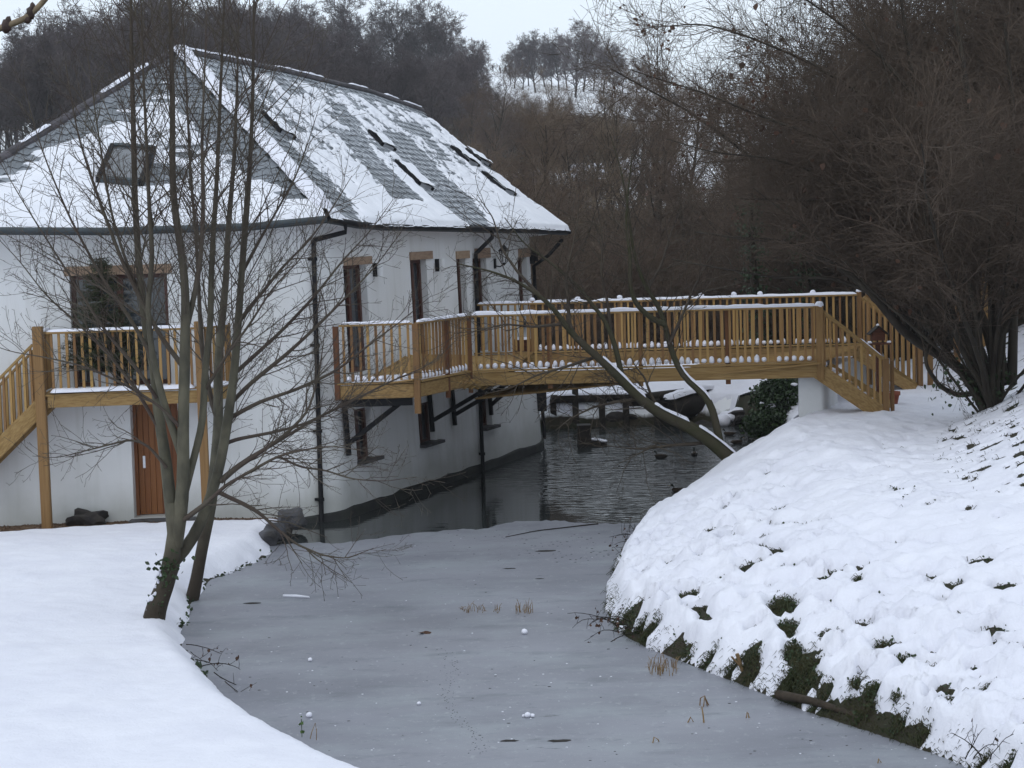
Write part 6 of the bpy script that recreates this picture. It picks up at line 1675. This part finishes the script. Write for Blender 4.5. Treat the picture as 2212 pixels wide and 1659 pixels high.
# houses beyond the thicket
def far_house(label, x0, x1, yr, ye, Y, dep, m, chim=True, slope=0):
    a = atY(x0, ye, Y); b = atY(x1, ye, Y); r = atY((x0 + x1) / 2, yr, Y); zb = min(ground_at(a[0], Y), a[2] - 2.5); ze, zr = a[2], r[2]
    t = thing('far_house', label, 'house', (float(r[0]), Y, zb))
    g = Geo(); g.aabb([a[0] + .25, Y + .25, zb], [b[0] - .25, Y + dep - .25, ze + .05]); 
    ym = Y + dep / 2
    for xx in (a[0] + .25, b[0] - .25): g.add([(xx, Y + .25, ze), (xx, Y + dep - .25, ze), (xx, ym, zr - .12)], [(0, 1, 2)])
    g.obj('wall', m, t)
    g = Geo(); g.add([(a[0], Y, ze), (b[0], Y, ze), (b[0], ym, zr), (a[0], ym, zr), (a[0], Y + dep, ze), (b[0], Y + dep, ze)], [(0, 1, 2, 3), (3, 2, 5, 4)]); rf = g.obj('roof', SLATE, t)
    u, v = np.meshgrid(np.linspace(0, 1, 26), np.linspace(0, 1, 14), indexing='ij'); P = np.stack([a[0] + (b[0] - a[0]) * u, Y + (dep / 2) * v, ze + (zr - ze) * v + .03 + .16 * np.sqrt(ss(0, .1, np.minimum.reduce([u, 1 - u, v + .02]))) * (.6 + .8 * fbm(u * 6, v * 4, int(x0)))], -1)
    grid_obj('snow', P, SNOW, rf)
    P2 = P.copy(); P2[..., 1] = Y + dep - dep / 2 * v; grid_obj('snow', P2[:, ::-1], SNOW, rf)
    if chim:
        g = Geo(); xc = a[0] + (b[0] - a[0]) * .12; g.aabb([xc - .35, ym - .3, zr - .6], [xc + .35, ym + .3, zr + .9]); g.obj('chimney', BRICK, rf)
        g = Geo(); g.lump([xc, ym, zr + .92], .35, 3, (1, 1, .4)); g.obj('snow', SNOW, rf, True)
    k = max(2, int((b[0] - a[0]) / 2.2))
    for i in range(k):
        xw = a[0] + (b[0] - a[0]) * (i + .5) / k; g = Geo(); g.aabb([xw - .45, Y + .19, ze - 1.7], [xw + .45, Y + .28, ze - .5]); w_ = g.obj('window', WHITEP, t)
        for q in (-.21, .21): g = Geo(); g.aabb([xw + q - .19, Y + .175, ze - 1.63], [xw + q + .19, Y + .2, ze - .57]); g.obj('pane', GLASS, w_)
far_house('distant house with a broad snowy roof just right of the slate roof end', 1075, 1165, 380, 432, 118, 8, BRICK, False)
far_house('distant brick house with a snowy roof half hidden in the thicket', 1232, 1310, 355, 392, 150, 8, BRICK, False)
far_house('distant house with snowy roof right of the brick one', 1312, 1400, 348, 385, 165, 8, BRICK, False)
far_house('distant snowy roofed house at the right behind the thicket', 1395, 1475, 350, 408, 140, 8, BRICK, False)

# bits on the ice
def snowball(label, x, y, r, two=False):
    c = atz(x, y, .01); g = Geo(); g.lump(c + [0, 0, r * .7], r, int(x), (1, 1, .9), .1)
    if two: g.lump(c + [r * 1.5, 0, r * .5], r * .7, int(y), (1, 1, .9), .1); g.lump(c + [-r * 1.3, .02, r * .3], r * .5, int(y) + 1, (1, 1, .9), .1)
    o = g.obj('snowball', SNOW, None, True); tag(o, label, 'snowball')
snowball('round snowball lying in the middle of the ice', 1133, 1369, .042); snowball('broken snowball lying alone on the near ice', 1140, 1549, .035, True); snowball('snowball on the ice close to the left bank', 668, 1549, .035); snowball('small snow crumb on the ice left of the middle', 670, 1428, .028)
snowball('small snow crumb on the ice towards the right of the near left bank', 905, 1522, .022)
g = Geo(); a, b = atz(612, 1287, .02), atz(668, 1290, .02); g.tube([a, (a + b) / 2 + [0, 0, .005], b], [.02, .024, .014], 7); o = g.obj('ice_stick', SNOW, None, True); tag(o, 'snow crusted stick lying on the ice near the left bank', 'stick')
g = Geo(); c = atz(915, 1368, .012); ang = np.linspace(0, 2 * math.pi, 14, endpoint=False); rad = .05 + .03 * np.cos(ang * 3 + .5)
V = [c + [rad[i] * math.cos(a) * 1.4, rad[i] * math.sin(a), .012 + .018 * math.sin(a * 2)] for i, a in enumerate(ang)] + [c + [0, 0, .008]]; g.add(V, [(i, (i + 1) % 14, 14) for i in range(14)]); o = g.obj('fallen_leaf', LEAFB); tag(o, 'curled brown leaf frozen on to the middle of the ice', 'leaf')
for i, (x, y, s) in enumerate(((1180, 1190, .09), (1100, 1228, .05), (1165, 1250, .04), (545, 1303, .07), (1210, 1600, .06), (1100, 1600, .05))):
    c = atz(x, y, .008); g = Geo(); g.lump(c, s, i, (1.8, .8, .09), .3); o = g.obj('frozen_debris', DWOOD); tag(o, ('dark flat debris frozen in near the ice edge', 'dark scrap frozen in the ice below the ice edge', 'small dark leaf scrap frozen in above the reeds', 'dark flat scrap frozen in beside the second alder foot', 'dark scrap frozen in the near ice right of the broken snowball', 'dark scrap frozen in the near ice below the broken snowball')[i], 'debris')
g = Geo(); P = smooth_path([atz(1092, 1160, .015), atz(1160, 1146, .02), atz(1225, 1139, .015), atz(1292, 1131, .02)], 16); g.tube(P, np.linspace(.006, .014, 16), 5); o = g.obj('frozen_twig', DWOOD); tag(o, 'long thin dark twig frozen along the edge of the ice', 'twig')
def reed(label, pts, z0s, r=.008, m=STRAW, cat='reed'):
    g = Geo()
    for P in pts:
        base = atz(*P[0], 0.0); Y = base[1]; Q = [base - [0, 0, .03]] + [atY(x, y, Y + .02 * k) for k, (x, y) in enumerate(P[1:])]
        g.tube(Q, np.linspace(r, r * .7, len(Q)), 5)
    o = g.obj('broken_reed', m); tag(o, label, cat, None)
reed('bent pair of dead reed stalks farthest out on the near ice', [[(1511, 1525), (1513, 1508), (1522, 1503), (1530, 1525)], [(1519, 1528), (1522, 1506), (1528, 1526)], [(1534, 1524), (1524, 1508)]], 0)
reed('straight upright dead reed stalk on the near ice', [[(1521, 1562), (1519, 1545), (1516, 1526)]], 0, .010)
reed('bent dead reed left of the upright stalk', [[(1482, 1562), (1492, 1549), (1499, 1562)]], 0, .009); reed('bent dead reed nearest the fallen branch', [[(1611, 1552), (1614, 1538), (1620, 1552)], [(1619, 1552), (1616, 1540)]], 0, .008)
reed('small bent reed low on the near ice', [[(1408, 1606), (1413, 1592), (1422, 1598), (1424, 1604)]], 0, .008); reed('tiny broken reed at the lower right of the ice', [[(1895, 1650), (1898, 1639), (1904, 1648)]], 0, .008)
def tuft(label, x0, x1, y0, y1, n, hp, m=STRAW, seed=1, name='dead_grass_tuft', lean=6):
    rg = np.random.RandomState(seed); T = Tubes()
    for i in range(n):
        x, y = rg.uniform(x0, x1), rg.uniform(y0, y1); b = atz(x, y, 0); h = hp * rg.uniform(.4, 1.2); dx = rg.randn() * lean
        P = np.array([b - [0, 0, .02], atY(x + dx * .4, y - h * .6, b[1]), atY(x + dx * 1.2, y - h * (1 if rg.rand() < .6 else .55), b[1] + rg.randn() * .03)]); T.add(P, np.array([.005, .004, .002]), 3)
    o = T.build(name, m); tag(o, label, 'grass')
tuft('sparse row of dead grass poking through the ice in the middle', 990, 1090, 1316, 1326, 34, 16, seed=2); tuft('dead grass tuft at the right end of the row in the ice', 1112, 1152, 1318, 1328, 26, 26, seed=3); tuft('straw coloured reeds at the edge of the right bank', 1400, 1462, 1432, 1462, 60, 26, seed=4); tuft('dead stems at the ice edge under the right bank', 1340, 1400, 1140, 1170, 26, 24, DWOOD, 5)

# plants in the torn places of the right bank, and along the left edge
pts = []
for hx, hy, a, b in HS:
    k = int(380 * (a * b) / .03) + 16
    q = R5.randn(k, 2) * .52; X = hx + q[:, 0] * a; Y = hy + q[:, 1] * b * 1.2; z, d, w = land(X, Y)
    ok = d > .0; pts.append(np.stack([X, Y, z + R5.rand(k) * .05], 1)[ok])
q = R5.rand(60000, 2); X = 1 + 8.2 * q[:, 0]; Y = 18 + 14 * q[:, 1]; z, d, w = land(X, Y); t = t_right(X, Y, z, d, w); ok = (t < .0) & (d > .02) & (w > .5) & (d < 4.4)
pts.append((np.stack([X, Y, z + .01], 1)[ok])[:9000])
pts = np.concatenate(pts); half = R5.rand(len(pts)) < .45; leaves('undergrowth', pts[half], .036, LEAFG, None, R5, kind='stuff', droop=-.1, spread=.02); T = Tubes()
for p in pts[~half]:
    d = unit(np.array([-.4 + R5.randn() * .6, -.6 + R5.randn() * .5, .5])); L = R5.uniform(.05, .16); T.add(np.array([p - [0, 0, .02], p + d * L * .55, p + d * L + [0, 0, -L * .55]]), np.array([.0045, .0038, .0015]), 3)
T.build('undergrowth_grass', GREENP, kind='stuff')
# grass hanging at the waterline
def edge_pts(E, n, rng, out=.12):
    E = np.array(E); L = np.concatenate([[0], np.cumsum(np.linalg.norm(np.diff(E, axis=0), axis=1))]); s = rng.rand(n) * L[-1]
    P = np.stack([np.interp(s, L, E[:, 0]), np.interp(s, L, E[:, 1])], 1) + rng.randn(n, 2) * out; z, d, w = land(P[:, 0], P[:, 1]); ok = d > 0
    return np.stack([P[:, 0], P[:, 1], z], 1)[ok]
ep = edge_pts(RE[:13], 4200, R5); ep = ep[fbm(ep[:, 0] * 1.1, ep[:, 1] * 1.1, 48) > .38]
T = Tubes()
for p in ep:
    d = unit(np.array([-.5 + R5.randn() * .5, -.5 + R5.randn() * .5, .35 + R5.rand() * .5])); L = R5.uniform(.05, .17); T.add(np.array([p - [0, 0, .02], p + d * L * .55, p + d * L + [0, 0, -L * .5]]), np.array([.004, .0035, .0015]), 3)
T.build('bank_grass', GREENP, kind='stuff')
ep = edge_pts(LE[:9], 1500, R5, .07); leaves('bank_plants', ep[fbm(ep[:, 0] * 1.4, ep[:, 1] * 1.4, 49) > .52], .06, LEAFG, None, R5, kind='stuff', droop=.0, spread=.02)
# grass tufts through the thin snow of the right hill
q = R5.rand(9000, 2); X = 5.6 + 6 * q[:, 0]; Y = 22 + 16 * q[:, 1]; hb = X - np.interp(Y, HB_Y, HB_X); sp = fbm(X * 6.2 - Y * 1.4, Y * 5.0 + X * 2.6, 53, 4); z, d, w = land(X, Y); ok = (hb > .2) & (sp > .56); T = Tubes()
for p in np.stack([X, Y, z], 1)[ok][:3600]:
    dd = unit(np.array([-.4 + R5.randn() * .4, -.4 + R5.randn() * .4, .6])); L = R5.uniform(.05, .13); T.add(np.array([p - [0, 0, .02], p + dd * L * .6, p + dd * L - [0, 0, L * .35]]), np.array([.005, .004, .0015]), 3)
T.build('hill_grass', GREENP, kind='stuff')
# fallen branch, sticks and brambles at the water's edge
a, b = atz(1680, 1500, .10), atz(1885, 1560, .06); g = Geo(); P = smooth_path([a, (a * .6 + b * .4) + [0, -.03, .05], b], 12); g.tube(P, np.linspace(.055, .03, 12) , 8); o = g.obj('fallen_branch', BARKD, None, True); tag(o, 'long dark branch lying along the foot of the right bank', 'branch')
g = Geo(); a = atz(1608, 1462, .05); g.tube([a, atY(1592, 1412, a[1])], .022, 6); g.tube([atY(1600, 1440, a[1]), atY(1580, 1418, a[1])], .012, 5); o = g.obj('cut_stake', STRAW); tag(o, 'pale forked stick leaning out of the right bank', 'stick')
def bramble(label, starts, seed, m=DWOOD, ln=(.4, .9), dirn=(-1, -.4, .25), leaf=6):
    rg = np.random.RandomState(seed); T = Tubes(); lp = []; t = thing('bramble', label, 'bramble', tuple(starts[0]))
    for p in starts:
        P = walk(p, unit(np.array(dirn) + rg.randn(3) * .35), rg.uniform(*ln), 9, .12, -.09, rg); T.add(P, np.linspace(.007, .003, 9), 4)
        for k in (3, 5, 7): Q = walk(P[k], unit(rg.randn(3) + np.array(dirn)), rg.uniform(.1, .25), 4, .15, -.03, rg); T.add(Q, np.linspace(.004, .002, 4), 3); lp += [Q[-1], Q[2]]
    T.build('stems', m, t); lp = np.array(lp); leaves('dead_leaves', lp[rg.rand(len(lp)) < leaf / 10], .05, LEAFB, t, rg, per=1, spread=.01)
bramble('bramble stems with dark leaves reaching over the ice from the right bank', [atz(1338 + 6 * i, 1350 + 8 * (i % 3), .12) for i in range(9)], 3)
bramble('arching dead stems over the ice where the right bank turns away', [atz(1378 + 4 * i, 1165 + 5 * i, .15) for i in range(5)], 5, ln=(.3, .6))
bramble('thin bramble twigs hanging over the ice from the left bank', [atz(402 + 10 * i, 1392 + 16 * i, .12) for i in range(4)], 7, dirn=(1, -.2, .15), ln=(.4, .75)); bramble('bare twig lying over the ice at the left bank, below the leafy one', [atz(462 + 12 * i, 1452 + 10 * i, .10) for i in range(3)], 8, dirn=(1, -.3, .05), ln=(.4, .65), leaf=1)
bramble('dead stalks standing at the lower right corner of the bank', [atz(2085 + 18 * i, 1640, .15) for i in range(4)], 11, dirn=(0, -.1, 1), ln=(.3, .5), leaf=1)
c = atz(652, 1582, .16); t = thing('green_weed', 'tiny green weed at the edge of the near left bank', 'plant', tuple(c)); leaves('foliage', [c + [0, 0, .02 + .015 * i] for i in range(9)], .045, mat('fresh_weed', (.07, .13, .03), .7, var=.3), t, R5, spread=.015); g = Geo(); g.tube([c - [0, 0, .05], c + [0, 0, .14]], .004, 4); g.obj('stem', LEAFG, t)
reed('pair of thin dead stalks at the edge of the near left bank', [[(668, 1597), (674, 1580), (681, 1562), (684, 1580)], [(683, 1600), (684, 1575)]], 0, .005)
# the budded twig that reaches into the top left corner
YF = 5.0; P = smooth_path([atY(x, y, YF) for x, y in ((-60, 80), (10, 58), (60, 38), (90, 8), (130, -40))], 20); tw = thing('budding_twig', 'close thick budded twig crossing the top left corner of the view', 'twig', tuple(P[0]))
g = Geo(); g.tube(P, np.linspace(.0095, .0065, 20), 10); g.obj('stem', mat('twig_bark', (.26, .20, .13), .7, col2=(.17, .13, .09), scale=40), tw, True)
for (x, y, s) in ((14, 57, 1.2), (66, 28, 1.1), (60, 40, .9)):
    c = atY(x, y, YF); g = Geo(); g.lump(c, .013 * s, int(x), (.8, .8, 1.3), .15); g.lump(c + [.006, 0, .012], .009 * s, int(y), (.7, .7, 1.4), .15); g.obj('bud', mat('bud_scale', (.07, .045, .04), .6, var=.4, scale=60) if 'bud_scale' not in MATS else MATS['bud_scale'], tw, True)

# crumbs of snow and scraps of leaf scattered over the ice, and a line of bird prints
g = Geo(); g2 = Geo(); k = 0
while k < 210:
    x, y = R5.uniform(380, 2100), R5.uniform(1150, 1655); p = atz(x, y, .007); d = sdf(p[:1], p[1:2])[0]
    if d > -.12: continue
    k += 1; near = math.exp(d * 1.2)
    if R5.rand() < .45 + .4 * near: g.lump(p, R5.uniform(.003, .010), k, (1.4, 1, .5), .3)
    else: g2.lump(p, R5.uniform(.004, .013), k, (1.5, .9, .22), .35)
for i in range(150):
    t = i / 150; x = 945 + 75 * t + 18 * math.sin(t * 9) + R5.randn() * 12; y = 1400 + 230 * t; p = atz(x, y, .007); g2.lump(p, R5.uniform(.003, .0075), i, (1.2, 1, .2), .3)
for i in range(160):
    x, y = R5.normal(1230, 170), R5.uniform(1145, 1215); p = atz(x, y, .007)
    if sdf(p[:1], p[1:2])[0] < -.2: g2.lump(p, R5.uniform(.004, .014), i, (1.6, .9, .2), .3)
g.obj('snow_crumbs', SNOW, None, True, kind='stuff'); g2.obj('leaf_scraps', DWOOD, None, True, kind='stuff')

# ------------------------------------------------------------------ the damp winter air over the valley
hz_ = Geo(); hz_.aabb((-930, -90, -1.8), (930, 1530, 72)); HZ = hz_.obj('haze', None, None, kind='stuff')
hm = bpy.data.materials.new('haze'); hm.use_nodes = True; hm.node_tree.nodes.remove(hm.node_tree.nodes['Principled BSDF'])
pv = hm.node_tree.nodes.new('ShaderNodeVolumePrincipled'); pv.inputs['Color'].default_value = (.93, .95, 1.0, 1); pv.inputs['Density'].default_value = .0003; pv.inputs['Anisotropy'].default_value = .0
hm.node_tree.links.new(pv.outputs[0], hm.node_tree.nodes['Material Output'].inputs['Volume'])
HZ.data.materials.append(hm)
